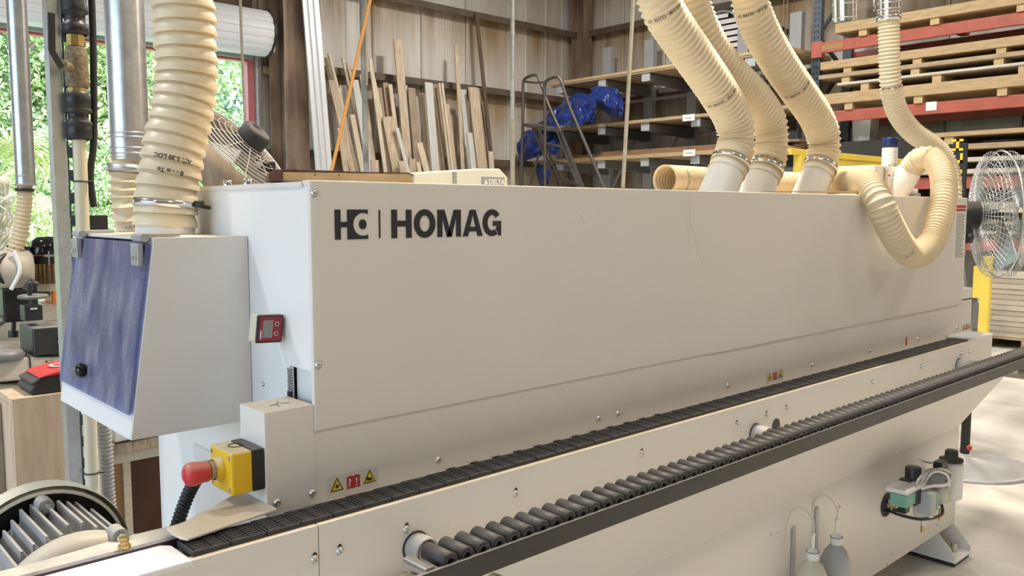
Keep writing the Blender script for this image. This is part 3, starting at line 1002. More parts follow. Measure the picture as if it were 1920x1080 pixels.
# --- emergency stop
es = MB().box(-0.126, -0.103, 0.004, 0.098, 0.988, 1.066).build('emergency_stop', 'black_plastic', mc, 0.003)
ey = MB().box(-0.166, -0.126, 0.004, 0.098, 0.988, 1.066).build('stop_housing', 'yellow_plastic', es, 0.004)
MB().torus((-0.135, 0.055, 1.0665), (0, 0, 1), 0.013, 0.0012, 20, 5).build('knockout_ring', 'black_plastic', es)
MB().lathe([(0.022, 0), (0.022, 0.006), (0.019, 0.008), (0.019, 0.014)], (-0.166, 0.052, 1.030), (-1, 0, 0), 24).build('stop_collar', 'yellow_plastic', es)
MB().lathe([(0.017, 0), (0.017, 0.010)], (-0.178, 0.052, 1.030), (-1, 0, 0), 24).build('stop_neck', 'pole_tan', es)
MB().lathe([(0.013, 0), (0.0185, 0.004), (0.0195, 0.008), (0.0195, 0.016), (0.0215, 0.028), (0.0215, 0.036), (0.019, 0.043), (0.012, 0.047), (0, 0.048)], (-0.186, 0.052, 1.030), (-1, 0, 0), 28).build('stop_button', 'red_button', es)
for yy in (0.014, 0.088):
    for zz in (0.998, 1.056):
        MB().lathe([(0.004, 0), (0.004, 0.001), (0.002, 0.0012), (0, 0.0006)], (-0.166, yy, zz), (-1, 0, 0), 10).build('housing_screw', 'print_grey', es)
cpts = spline([(-0.14, 0.085, 1.02), (-0.16, 0.13, 1.01), (-0.175, 0.17, 0.965), (-0.20, 0.185, 0.89), (-0.225, 0.19, 0.80), (-0.24, 0.20, 0.66)], 0.002)
MB().tube(cpts, 0.0125, n=14, rfun=lambda i, t: 0.0125 + 0.0010 * (1 if i % 4 < 2 else -1)).build('stop_cable_conduit', 'black_rubber', es)

# --- compressed-air service unit at the far end of the base
ua, ub = (2.4, -0.195, 0.389), (2.617, -0.195, 0.443)
air = MB().box(ua[0], ub[0], -0.225, -0.125, ua[2] + 0.02, ub[2]).build('air_service_unit', 'conduit_grey', mc, 0.008)
MB().box(ua[0] + 0.02, ub[0] + 0.14, -0.125, -0.0815, ua[2] + 0.05, ub[2] - 0.02).build('mounting_bracket', 'conduit_grey', air, 0.002)
q = V((2.438, -0.195, 0.353))
MB().lathe([(0, -0.035), (0.008, -0.035), (0.008, -0.016), (0.012, -0.014), (0.034, 0.004), (0.038, 0.03), (0.038, 0.10)], q, n=20).build('filter_bowl', 'can_white', air)
MB().cyl(q - V(0, 0, 0.062), q - V(0, 0, 0.034), 0.0075, n=10).build('drain_valve', 'brass', air)
q = V((2.328, -0.195, 0.483))
MB().lathe([(0.028, 0), (0.028, 0.078), (0.026, 0.084), (0, 0.085)], q, n=20).build('regulator_knob', 'black_plastic', air)
MB().box(q.x - 0.05, q.x - 0.022, -0.205, -0.165, q.z + 0.005, q.z + 0.045).build('gauge_stub', 'black_plastic', air, 0.003)
q = V((2.721, -0.185, 0.341))
MB().lathe([(0, 0), (0.020, 0.002), (0.046, 0.02), (0.046, 0.15), (0.040, 0.165), (0, 0.166)], q, n=22).build('oiler_bowl', 'can_white', air)
MB().lathe([(0.044, 0.166), (0.044, 0.176), (0.026, 0.179), (0.024, 0.205), (0.020, 0.211), (0, 0.211)], q, n=20).build('oiler_cap', 'black_plastic', air)
q2_ = V((2.546, -0.205, 0.377))
MB().lathe([(0, 0), (0.016, 0.001), (0.036, 0.015), (0.036, 0.12), (0, 0.121)], q2_, n=20).build('filter_bowl', 'galv_dull', air)
g0 = (2.215, -0.215, 0.485)
MB().box(g0[0] - 0.045, g0[0] + 0.032, -0.24, -0.18, g0[2] - 0.026, g0[2] + 0.020).build('pressure_switch', 'green_plastic', air, 0.004)
MB().box(g0[0] - 0.047, g0[0] + 0.12, -0.242, -0.165, g0[2] + 0.0205, g0[2] + 0.036).build('manifold', 'can_white', air, 0.004)
MB().box(g0[0] + 0.033, g0[0] + 0.085, -0.24, -0.165, g0[2] - 0.036, g0[2] + 0.020).build('valve_block', 'black_plastic', air, 0.004)
MB().box(g0[0] + 0.06, g0[0] + 0.10, -0.195, -0.145, g0[2] - 0.085, g0[2] - 0.037).build('valve_foot', 'black_plastic', air, 0.004)
g1 = (2.322, -0.255, 0.454)
MB().box(g1[0] - 0.03, g1[0] + 0.012, -0.28, -0.227, g1[2] - 0.045, g1[2] + 0.040).build('solenoid_valve', 'conduit_grey', air, 0.006)
MB().box(g1[0] + 0.013, g1[0] + 0.032, -0.28, -0.24, g1[2] - 0.035, g1[2] + 0.035).build('valve_plug', 'green_plastic', air, 0.006)
s0 = (2.609, -0.175, 0.519)
MB().box(s0[0] - 0.035, s0[0] + 0.022, -0.205, -0.17, s0[2] - 0.013, s0[2] + 0.013).box(s0[0] - 0.008, s0[0] + 0.022, -0.205, -0.17, s0[2] - 0.09, s0[2] - 0.012).build('sensor_head', 'black_plastic', air, 0.003)
gm = (2.379, -0.081, 0.383)
MB().lathe([(0.047, 0), (0.046, 0.004), (0.038, 0.005), (0.036, 0.001), (0, 0.001)], gm, (0, -1, 0), 24).build('cable_grommet', 'black_rubber', mc)
for k, (pts, r_, mm) in enumerate([
    ([V(gm) + V(0.01, -0.003, -0.005), (2.384, -0.135, 0.388), (2.39, -0.175, 0.411), (2.385, -0.195, 0.44)], 0.009, 'conduit_grey'),
    ([V(gm) + V(0.01, -0.003, 0.01), (2.407, -0.125, 0.4), (2.388, -0.175, 0.428), (2.374, -0.195, 0.457)], 0.008, 'conduit_grey'),
    ([V(gm) + V(0.0, -0.003, -0.02), (2.338, -0.155, 0.371), (2.382, -0.215, 0.361), (2.533, -0.225, 0.344), (2.533, -0.225, 0.386)], 0.006, 'black_rubber'),
    ([(2.286, -0.225, 0.495), (2.336, -0.255, 0.507), (2.516, -0.245, 0.472), (2.611, -0.225, 0.484), (2.555, -0.215, 0.514), (2.478, -0.205, 0.524)], 0.006, 'can_white'),
    ([(2.294, -0.225, 0.503), (2.321, -0.235, 0.539), (2.385, -0.205, 0.568), (2.601, -0.105, 0.522)], 0.0035, 'can_white'),
    ([(2.601, -0.105, 0.522), (2.54, -0.155, 0.533), (2.577, -0.175, 0.526)], 0.004, 'conduit_grey'),
    ([(2.35, -0.225, 0.51), (2.381, -0.245, 0.548), (2.511, -0.245, 0.51), (2.544, -0.245, 0.451)], 0.005, 'can_white'),
    ([(2.272, -0.225, 0.488), (2.249, -0.245, 0.547), (2.382, -0.235, 0.555), (2.513, -0.225, 0.515), (2.532, -0.225, 0.48)], 0.005, 'conduit_grey'),
]):
    MB().tube(spline(pts, 0.008), r_, n=8).build('air_line', mm, air)
MB().cyl(((2.605, -0.195, 0.324)[0], -0.195, (2.608, -0.195, 0.296)[2]), ((2.605, -0.195, 0.324)[0], -0.195, (2.603, -0.195, 0.34)[2]), 0.007, n=10).build('drain_valve', 'brass', air)
MB().cyl(((2.681, -0.195, 0.36)[0], -0.195, (2.682, -0.195, 0.353)[2]), ((2.679, -0.195, 0.375)[0], -0.195, (2.677, -0.195, 0.389)[2]), 0.006, n=10).build('brass_fitting', 'brass', air)
MB().obox((g0[0] - 0.01, -0.185, g0[2] - 0.032), (0.02, 0, 0), (0, 0.012, 0), (0, 0, 0.008)).build('brass_fitting', 'brass', air)
MB().cyl((3.105, -0.035, 0.29), (3.128, -0.035, 0.29), 0.058, n=24).build('main_switch_disc', 'black_plastic', mc)
MB().cyl((3.10, -0.045, 0.545), (3.112, -0.045, 0.545), 0.012, n=12).build('end_bolt', 'black_plastic', mc)

# --- machine foot with gussets
fx0, fx1, fy0, fy1 = 2.905, 3.085, -0.158, 0.06
ft = MB().box(fx0, fx1, fy0, fy1, 0.018, 0.028).build('machine_foot', 'paint_clean', mc, 0.001)
MB().box(fx0 + 0.005, fx1 - 0.005, fy0 + 0.008, fy1, 0.0, 0.017).build('foot_pad', 'rail_black', ft)
for xx in (fx0, fx1 - 0.008):
    MB().prism([(xx, fy0 + 0.004, 0.0285), (xx, fy0 + 0.004, 0.048), (xx, -0.0815, 0.128), (xx, -0.0815, 0.124), (xx, 0.05, 0.124), (xx, 0.05, 0.0285)], (0.008, 0, 0)).build('gusset', 'paint', ft)
MB().cyl((fx0 + 0.11, -0.11, 0.028), (fx0 + 0.11, -0.11, 0.044), 0.010, n=6).cyl((fx0 + 0.11, -0.11, 0.044), (fx0 + 0.11, -0.11, 0.066), 0.016, n=6).build('foot_bolt', 'steel', ft)
for xx in (0.35,):
    MB().box(xx, xx + 0.18, -0.15, 0.06, 0.0, 0.124).build('machine_foot', 'paint', mc)

# --- infeed side bar, ledge with brass fitting, drive motor
MB().box(-0.80, -0.235, -0.0215, -0.007, 0.90, 0.949).build('infeed_fence_bar', 'purple_bar', mc, 0.0008)
lz = 0.926
ld = MB().prism([(-0.80, -0.006, lz), (-0.24, -0.006, lz), (-0.20, 0.05, lz), (-0.33, 0.055, lz), (-0.47, 0.04, lz), (-0.80, 0.045, lz)], (0, 0, 0.02)).build('infeed_ledge', 'ledge_cream', mc, 0.002)
pf = (-0.357, -0.008, 0.946)
MB().cyl(pf, V(pf) + V(0, 0, 0.010), 0.010, n=6).cyl(V(pf) + V(0, 0, 0.010), V(pf) + V(0, 0, 0.017), 0.007, n=12).cyl(V(pf) + V(0, 0, 0.018), V(pf) + V(0, 0, 0.023), 0.0078, n=12).build('grease_fitting', 'brass', mc)


# ================================================================== flexible extraction hoses
def hose_mesh(pts, R, pitch, amp, n=28, per=6, inner=False, wob=0.0, saw=False):
    """corrugated hose; per rings for each turn, the crest ring kept sharp"""
    c = spline(pts, pitch / per)
    mb = MB()

    def rf(i, th):
        u = (i % per) / per
        if saw:
            crest = 0.0 if i % per == 0 else 1 - ((i % per - 1) / (per - 1)) ** 1.5 * 0.92
        else:
            crest = (1 - abs(math.sin(PI * u))) ** 1.2
        w_ = wob * math.sin(3 * th + i * 0.13) * math.sin(2 * th - i * 0.07) if wob else 0
        return R - amp + 2 * amp * crest + w_
    if saw:                                        # draw the lip ring close to the crease ring
        for i in range(1, len(c) - 1):
            if i % per == 1:
                c[i] = c[i - 1].lerp(c[i], 0.25)
    mb.tube(c, R, n=n, cap=False, rfun=rf)
    mb.sharp = (n, per, saw, len(c))
    if inner:
        mb.tube(c[:per * 10], R * 0.90, n=n, cap=False, rfun=lambda i, th: R - amp * 1.6 + amp * (1 - abs(math.sin(PI * (i % per) / per))))
    return mb, c


def crease(o, sharp):
    n, per, saw, m_ = sharp
    me = o.data
    at_ = me.attributes.new('sharp_edge', 'BOOLEAN', 'EDGE')
    vals = []
    for e_ in me.edges:
        a_, b_ = e_.vertices
        r_ = a_ // n
        ok = a_ < n * m_ and b_ < n * m_ and r_ == b_ // n and (r_ % per in ((0, 1) if saw else (0,)))
        vals.append(ok)
    at_.data.foreach_set('value', vals)


def along(c, k):
    """point, tangent and a stable side frame at sample k of a centre line"""
    k = max(1, min(len(c) - 2, k))
    T = (c[k + 1] - c[k - 1]).normalized()
    return c[k], T


def wrap_text(mb, c, k, R, body, size, facing, a0=-1.2):
    """print that runs round the hose; facing = direction of the text centre"""
    p, T = along(c, k)
    f = (V(facing) - T * V(facing).dot(T)).normalized()
    s = T.cross(f)
    vs, fs = text_geo(body, size, 'CENTER', size * 0.03)
    out = []
    for v in vs:
        th = -v.x / R
        out.append(p - T * (v.y) * 1.0 + (f * math.cos(th) + s * math.sin(th)) * R)
    mb.add(out, fs)


def band(mb, c, k, R, w):
    p, T = along(c, k)
    mb.lathe([(R * 0.97, -w / 2), (R, -w / 2), (R, w / 2), (R * 0.97, w / 2)], p, T, 36)
    return p, T


def hose(name, pts, R, pitch, amp, label, mm='hose', group=None, n=28, inner=False, wob=0.0, per=6, saw=False):
    mb, c = hose_mesh(pts, R, pitch, amp, n, per, inner, wob, saw)
    o = mb.build(name, mm)
    crease(o, mb.sharp)
    tag(o, label, 'hose', group)
    return o, c


G = 'cream spiral extraction hoses'
camv = V(-0.797, -1.423, 1.5)


def toward(p):
    return (camv - V(p)).normalized()


# big hose on the extraction box: straight riser that leans to the upper right
yh = 0.50
pts = [(-0.083, 0.5, 1.464), (-0.079, 0.5, 1.518), (-0.071, 0.5, 1.577), (-0.055, 0.5, 1.649), (-0.038, 0.5, 1.715), (-0.025, 0.5, 1.781), (-0.022, 0.5, 1.84), (-0.023, 0.5, 1.899), (-0.025, 0.5, 1.968), (-0.024, 0.5, 2.061), (-0.016, 0.5, 2.313)]
o, c = hose('extraction_hose', pts, 0.0635, 0.0288, 0.0046, 'thick cream spiral hose rising from the extraction box', 'hose', G, 44, wob=0.0014, per=8, saw=True)
for ob in (o,):
    b = MB()
    p, T = along(c, int(len(c) * 0.0) + 8)
    b.lathe([(0.058, -0.03), (0.0625, -0.03), (0.0625, 0.012), (0.058, 0.012)], c[0] - V(0, 0, 0.0), V(c[4]) - V(c[0]), 36)
    b.build('port_sleeve', 'sleeve_white', o)
    k = min(range(len(c)), key=lambda i: abs(c[i].z - (-0.079, 0.5, 1.515)[2]))
    b = MB()
    p, T = band(b, c, k, 0.0700, 0.015)
    b.build('hose_clamp', 'chrome', o)
    r_ = V(1, -0.9, 0).normalized()
    q = p + r_ * 0.068
    MB().obox(q + V(0.004, -0.004, 0), V(0.010, 0.011, 0), r_ * 0.006, V(0, 0, 0.0075)).cyl(q + V(0.006, -0.006, -0.004), q + V(0.028, -0.004, -0.008), 0.0045, n=8).build('clamp_screw', 'rail_black', o)
    t = MB()
    k1 = min(range(len(c)), key=lambda i: abs(c[i].z - (-0.066, 0.5, 1.613)[2]))
    wrap_text(t, c, k1, 0.0690, 'AIR 6.30 LOC', 0.014, (-0.35, -1, 0.0))
    t.build('hose_print', 'print_black', o)
    t = MB()
    k1 = min(range(len(c)), key=lambda i: abs(c[i].z - (-0.067, 0.5, 1.587)[2]))
    wrap_text(t, c, k1, 0.0690, '0 - - o To', 0.014, (-0.35, -1, 0.0))
    t.build('hose_print', 'print_black', o)


# three hoses into the hood top
def riser(pts, R, label, base_px, prints, yy):
    mb, c = hose_mesh(pts, R, 0.0190, 0.0042, 32)
    o = mb.build('extraction_hose', 'hose')
    crease(o, mb.sharp)
    tag(o, label, 'hose', G)
    T0 = (c[6] - c[0]).normalized()
    b = MB()
    b.lathe([(R * 1.06, -0.16), (R * 1.0, -0.02), (R * 0.98, 0.02)], c[0], T0, 32)
    b.build('port_sleeve', 'sleeve_white', o)
    b = MB()
    band(b, c, 13, R + 0.0062, 0.018)
    b.build('hose_clamp', 'chrome', o)
    for k, txt in prints:
        k = int(k * len(c))
        p, T = along(c, k)
        t = MB()
        wrap_text(t, c, k, R + 0.0055, txt, 0.013, toward(p))
        t.build('hose_print', 'print_black', o)
    return o


riser([(1.661, 0.19, 1.626), (1.694, 0.19, 1.677), (1.717, 0.19, 1.739), (1.692, 0.19, 1.808), (1.598, 0.19, 1.89), (1.463, 0.19, 1.985), (1.355, 0.19, 2.06), (1.291, 0.19, 2.113), (1.23, 0.19, 2.21), (1.166, 0.19, 2.347)], 0.0605,
      'leftmost of three cream hoses entering the hood top', None, [(0.34, 'AIR 5.00 - CLOSE 127'), (0.72, 'AIR 5.00 - CLOSE 127')], 0.24)
riser([(1.985, 0.25, 1.618), (2.025, 0.25, 1.682), (2.044, 0.25, 1.755), (2.014, 0.25, 1.83), (1.903, 0.25, 1.906), (1.732, 0.25, 1.981), (1.62, 0.25, 2.055), (1.542, 0.25, 2.146), (1.503, 0.25, 2.257), (1.476, 0.25, 2.416)], 0.0605,
      'middle of three cream hoses, partly hidden behind its left neighbour', None, [(0.06, 'AIR 5.00 - CLOSE 127')], 0.33)
riser([(2.311, 0.21, 1.634), (2.353, 0.21, 1.697), (2.36, 0.21, 1.776), (2.292, 0.21, 1.857), (2.157, 0.21, 1.941), (2.016, 0.21, 2.026), (1.897, 0.21, 2.113), (1.817, 0.21, 2.2), (1.769, 0.21, 2.315), (1.739, 0.21, 2.482)], 0.0600,
      'rightmost of three cream hoses entering the hood top', None, [(0.42, 'AIR 5.00 - CLOSE 127'), (0.74, 'AIR 5.00 - CLOSE 127')], 0.30)

# loose hose: lies on the hood top, droops over the front and climbs back to the port box
zc = 1.557 + 0.053
yl_ = 0.42
pts = [((1.628, 0.42, 1.603)[0], yl_, zc), ((1.8, 0.42, 1.607)[0], yl_, zc), ((2.079, 0.42, 1.613)[0], yl_ + 0.02, zc), ((2.353, 0.42, 1.62)[0], yl_, zc), ((2.548, 0.36, 1.623)[0], 0.36, zc), ((2.506, 0.2, 1.622)[0], 0.20, zc + 0.01), (2.36, 0.04, 1.606), (2.257, -0.055, 1.544), (2.28, -0.085, 1.462), (2.385, -0.09, 1.378), (2.513, -0.09, 1.332),
       (2.661, -0.09, 1.369), (2.771, -0.08, 1.468), (2.857, -0.06, 1.565), (2.957, -0.01, 1.663), (3.031, 0.06, 1.722), (3.033, 0.11, 1.725), (3.065, 0.16, 1.688), (3.066, 0.18, 1.658)]
o, c = hose('loose_hose', pts, 0.0485, 0.0165, 0.0032, 'cream hose lying on the hood and looping down over its front', 'hose_dusty', G, 28, inner=True)
T1 = (c[-1] - c[-8]).normalized()
MB().lathe([(0.052, -0.02), (0.054, 0.0), (0.058, 0.12)], c[-1], T1, 28).build('port_sleeve', 'sleeve_white', o)
t = MB()
for k, txt in [(0.03, 'AIR 4.00 - CLOSE'), (0.40, 'AIR 4.00 - CLOSE'), (0.64, 'AIR 4.00'), (0.86, 'AIR 4.00 - CLOSE')]:
    k = int(k * len(c)); p, T = along(c, k)
    t = MB()
    wrap_text(t, c, k, 0.0525, txt, 0.012, toward(p))
    t.build('hose_print', 'print_grey', o)

# hose from the duct at the upper right
pts = [(3.653, 0.55, 2.52), (3.668, 0.55, 2.42), (3.69, 0.55, 2.26), (3.728, 0.55, 2.128), (3.817, 0.55, 2.018), (3.969, 0.53, 1.925), (4.175, 0.5, 1.857), (4.26, 0.46, 1.775), (4.226, 0.42, 1.663), (4.203, 0.4, 1.53), (4.249, 0.41, 1.003), (4.347, 0.45, 0.556), ((4.421, 0.48, 0.478)[0], 0.50, 0.06)]
o, c = hose('extraction_hose', pts, 0.0530, 0.0190, 0.0036, 'cream hose hanging from the galvanised duct end at upper right', 'hose', G, 28)
b = MB(); band(b, c, 9, 0.060, 0.028); b.build('hose_clamp', 'chrome', o)
t = MB(); k = int(0.135 * len(c)); p, T = along(c, k); wrap_text(t, c, k, 0.058, 'AIR 4.00 - CLOSE', 0.015, toward(p)); t.build('hose_print', 'print_black', o)
dct = MB()
p0, p1 = V((3.657, 0.55, 2.478)), V((3.612, 0.55, 2.889))
dct.cyl(p0, p1, 0.052, n=24)
do = dct.build('duct_pipe', 'chrome')
tag(do, 'galvanised duct pipe end above the upper right hose', 'duct')
for py in ((3.649, 0.55, 2.562), (3.652, 0.55, 2.531)):
    MB().torus(py, p1 - p0, 0.054, 0.004, 24, 6).build('duct_ring', 'galv', do)
p0, p1 = V((3.586, 0.75, 2.494)), V((3.536, 0.75, 2.919))
do = MB().cyl(p0, p1, 0.062, n=24, cap=False).cyl(p0 + V(0, 0, 0.02), p1, 0.058, n=24).build('duct_pipe', 'chrome')
tag(do, 'short open galvanised duct stub left of the upper right hose', 'duct')
for py in ((3.585, 0.75, 2.51), (3.58, 0.75, 2.581)):
    MB().torus(py, p1 - p0, 0.063, 0.004, 24, 6).build('duct_ring', 'chrome', do)
MB().tube(spline([(3.599, 0.6, 2.579), (3.588, 0.6, 2.556), (3.614, 0.6, 2.544), (3.597, 0.6, 2.525)], 0.01), 0.004, n=6).build('wire_tail', 'steel', do)

# port box on the hood top with its spray can
pb = MB()
bx0, bx1 = (2.838, 0.22, 1.696)[0], (3.158, 0.22, 1.703)[0]
pb.box(bx0, bx1, 0.22, 0.50, 1.555, (2.838, 0.22, 1.696)[2])
zb_ = (2.838, 0.22, 1.696)[2]
po = pb.build('port_box', 'paint', mc, 0.003)
MB().box(bx0 + 0.09, bx0 + 0.11, 0.212, 0.22, 1.557, zb_ - 0.015).build('weld_seam', 'dust_tan', po)
MB().box(bx0 + 0.085, bx0 + 0.088, 0.215, 0.22, 1.557, zb_ - 0.01).build('panel_gap', 'print_grey', po)
MB().cyl((bx0 + 0.14, 0.219, 1.655), (bx0 + 0.14, 0.216, 1.655), 0.004, n=8).build('rivet', 'black_plastic', po)
pc = V((3.161, 0.3, 1.733)); pc.z = zb_
can = thing('spray_can', pc, 'white spray can with dark blue cap standing on the port box', 'spray can')
rc = 0.0345
MB().lathe([(0, 0), (rc * 0.97, 0), (rc, 0.004), (rc, 0.088), (rc * 0.99, 0.093)], pc, n=28).build('can_body', 'can_white', can)
MB().lathe([(rc * 0.99, 0.093), (rc * 1.02, 0.094), (rc * 1.02, 0.134), (rc * 0.97, 0.138), (0, 0.138)], pc, n=28).build('cap', 'can_blue', can)
t = MB()
f = toward(pc); f.z = 0; f.normalize(); s_ = V(0, 0, 1).cross(f)
for ang, zz, dw, dz in [(0.78, 0.012, 0.010, 0.003), (0.80, 0.020, 0.009, 0.003), (0.78, 0.032, 0.008, 0.003), (0.80, 0.045, 0.007, 0.003), (0.55, 0.058, 0.012, 0.0015), (0.70, 0.072, 0.006, 0.006)]:
    r_ = f * math.cos(ang) + s_ * math.sin(ang)
    tq = V(0, 0, 1).cross(r_)
    t.obox(pc + r_ * (rc + 0.0002) + V(0, 0, zz), tq * dw / 2, V(0, 0, dz / 2), r_ * 0.0005)
t.build('can_print', 'print_grey', can)
# small black motor parts behind the loop
mo = MB().box(3.06, 3.25, 0.20, 0.36, 1.56, 1.60).build('top_drive', 'paint_clean', mc, 0.004)
MB().cyl((3.10, 0.28, 1.60), (3.16, 0.28, 1.68), 0.045, n=16).build('drive_motor_small', 'black_plastic', mo)
MB().box(3.07, 3.11, 0.185, 0.20, 1.57, 1.595).box(3.13, 3.24, 0.185, 0.20, 1.565, 1.58).build('drive_label', 'print_grey', mo)
# wooden strip on the hood edge
w_ = MB().prism([(1.639, 0.02, 1.561), (2.445, 0.02, 1.577), (2.455, 0.02, 1.569), (2.225, 0.02, 1.564)], (0, 0.03, 0))
tag(w_.build('wood_strip', 'wood_pine'), 'thin wooden strip lying on the hood edge below the hoses', 'strip')

# sanding board lying on the hood corner
bx = V(-0.135, 0.0, 0.0)
sb = thing('sanding_board', (0.08, 0.10, ZT), 'wooden sanding board with brown sandpaper wrapped round its end, on the hood corner', 'sanding board')
A, B = V((0.001, 0.14, 1.568)), V((0.259, 0.03, 1.571))
d = B - A; d.z = 0; L_ = d.length; d.normalize(); sd = V(0, 0, 1).cross(d)
A.z = B.z = ZT
h = 0.0195
MB().obox((A + B) / 2 + V(0, 0, h / 2 + 0.001) + sd * 0.04, d * L_ / 2, sd * 0.04, V(0, 0, h / 2)).build('board', 'wood_pine', sb, 0.002)
sp = MB()
prof = [(a_, z_ * 1.2) for a_, z_ in [(-0.012, 0.006), (-0.008, 0.016), (0.0, 0.0195), (0.04, 0.0205), (L_ * 0.45, 0.0185), (L_ * 0.6, 0.0175), (L_ * 0.97, 0.0175), (L_ + 0.002, 0.012)]]
sp.prism([A + d * a + V(0, 0, z + 0.001) - sd * 0.001 for a, z in prof] + [A + d * a + V(0, 0, z + 0.001) - sd * 0.001 for a, z in [(L_, 0.0140), (L_ * 0.95, 0.0200), (0.016, 0.0206), (0.016, 0.0), (0.0, 0.0), (-0.010, 0.001)]], sd * 0.082)
sp.build('sandpaper', 'sandpaper', sb)
for k in (0.28, 0.45):
    MB().cyl(A + d * L_ * k + V(0, 0, 0.015) - sd * 0.0005, A + d * L_ * k + V(0, 0, 0.015) + sd * 0.002, 0.0016, n=8).build('staple', 'black_plastic', sb)

# digital angle gauge held by magnets on the hood end
fc = V(-0.0295, 0.118, 1.268)                  # centre of the face, which looks toward -Y
gc = fc
ga = thing('angle_gauge', gc, 'small red digital angle gauge stuck on the hood end', 'gauge')
fn = V(0, -1, 0)
fu = V(math.sin(0.11), 0, math.cos(0.11))
fx = V(math.cos(0.06), 0, -math.sin(0.06))
hw = 0.0275
MB().obox(fc - fn * 0.018, fx * hw, fu * hw, fn * 0.015).build('gauge_shell', 'gauge_shell', ga, 0.003)
MB().obox(fc - fn * 0.0005, fx * hw * 1.02, fu * hw * 1.02, fn * 0.004).build('gauge_bezel', 'black_plastic', ga, 0.004)
MB().obox(fc + fn * 0.0036, fx * hw * 0.86, fu * hw * 0.86, fn * 0.0008).build('gauge_face', 'gauge_red', ga, 0.0005)
MB().obox(fc + fn * 0.0045 - fx * hw * 0.22, fx * hw * 0.38, fu * hw * 0.62, fn * 0.0004).build('display_rim', 'print_grey', ga)
MB().obox(fc + fn * 0.0050 - fx * hw * 0.22, fx * hw * 0.32, fu * hw * 0.56, fn * 0.0004).build('display', 'lcd', ga)
for s in (-1, 1):
    q = fc + fn * 0.0045 + fx * hw * 0.48 + fu * hw * 0.34 * s
    MB().torus(q, fn, 0.0036, 0.0007, 16, 5).build('button_ring', 'print_white', ga)
    MB().cyl(q, q + fn * 0.0008, 0.0026, n=12).build('button', 'black_plastic', ga)
MB().obox(fc + fn * 0.0046 - fx * hw * 0.72 - fu * hw * 0.40, fx * 0.0011, fu * 0.0085, fn * 0.0003).build('gauge_print', 'print_white', ga)


# ================================================================== things at the left
# --- finned drive motor of the infeed
mx, my, mz = -0.405, 0.185, 0.84                # shaft axis runs along +Y
dm = thing('drive_motor', (mx, my, 0.0), 'grey finned electric motor at the machine infeed', 'motor')
R0 = 0.098
MB().cyl((mx, my - 0.10, mz), (mx, my + 0.11, mz), R0, n=40).build('stator', 'aluminium_cast', dm)
fin = MB()
for k in range(15):
    a = math.radians(18 + k * 10.3)
    dr = V(math.cos(a), 0, math.sin(a))
    hgt = 0.030 if k % 3 else 0.034
    p = V(mx, my + 0.005, mz) + dr * (R0 + hgt / 2 - 0.004)
    vert = V(0, 0, 1) if abs(math.cos(a)) < 0.8 else V(1 if math.cos(a) > 0 else -1, 0, 0)
    vert.normalize()
    fo = MB().obox(p, V(0, 0.100 - 0.012 * (k % 4), 0), vert.cross(V(0, 1, 0)).normalized() * 0.0022, vert * hgt / 2)
    fo.build('cooling_fin', 'aluminium_cast', dm)
MB().lathe([(0.150, 0.0), (0.152, 0.012), (0.150, 0.05), (0.142, 0.055), (0.142, 0.0), (0.136, 0.0)], (mx, my + 0.10, mz), (0, 1, 0), 48).build('fan_cowl', 'cream_machine', dm)
MB().lathe([(0.0, 0.03), (0.142, 0.03)], (mx, my + 0.10, mz), (0, 1, 0), 40, False).build('cowl_mesh', 'black_plastic', dm)
es_ = MB().lathe([(0.128, 0.0), (0.134, -0.010), (0.134, -0.030), (0.124, -0.046), (0.098, -0.050), (0.094, -0.036), (0.060, -0.040)], (mx + 0.0, my - 0.088, mz - 0.012), (0, 1, 0), 48)
es_.build('end_shield', 'beige_machine', dm)
MB().box(mx - 0.12, mx + 0.12, my - 0.12, my - 0.05, mz - 0.30, mz - 0.05).build('motor_bracket', 'aluminium_cast', dm)
for k, (a, dy) in enumerate([(math.radians(62), -0.125), (math.radians(92), 0.075), (math.radians(20), 0.02)]):
    q = V(mx + 0.125 * math.cos(a), my + dy, mz + 0.125 * math.sin(a))
    dr = V(math.cos(a), 0, math.sin(a))
    lg_ = MB().cyl(q - V(0, 0.016, 0), q + V(0, 0.018, 0), 0.014, n=12).build('bolt_lug', 'aluminium_cast', dm, 0.002)
    MB().cyl(q - V(0, 0.024, 0), q - V(0, 0.016, 0), 0.009, n=6).build('lug_bolt', 'steel', dm)
for s, nm in ((-1, 'mounting_ear'), (1, 'mounting_ear')):
    MB().box(mx + s * 0.115 - 0.03, mx + s * 0.115 + 0.03, my - 0.03, my + 0.08, mz + 0.028, mz + 0.038).build(nm, 'aluminium_cast', dm, 0.002)
    MB().cyl((mx + s * 0.125, my + 0.02, mz + 0.0384), (mx + s * 0.125, my + 0.02, mz + 0.0388), 0.007, n=12).build('ear_hole', 'black_plastic', dm)
MB().box(mx - 0.19, mx - 0.115, my - 0.12, my - 0.02, mz - 0.02, mz + 0.03).build('terminal_box', 'cream_machine', dm, 0.004)
MB().box(mx - 0.16, mx + 0.16, my - 0.13, my + 0.13, 0.0, mz - 0.28).build('motor_stand', 'rail_black', dm)

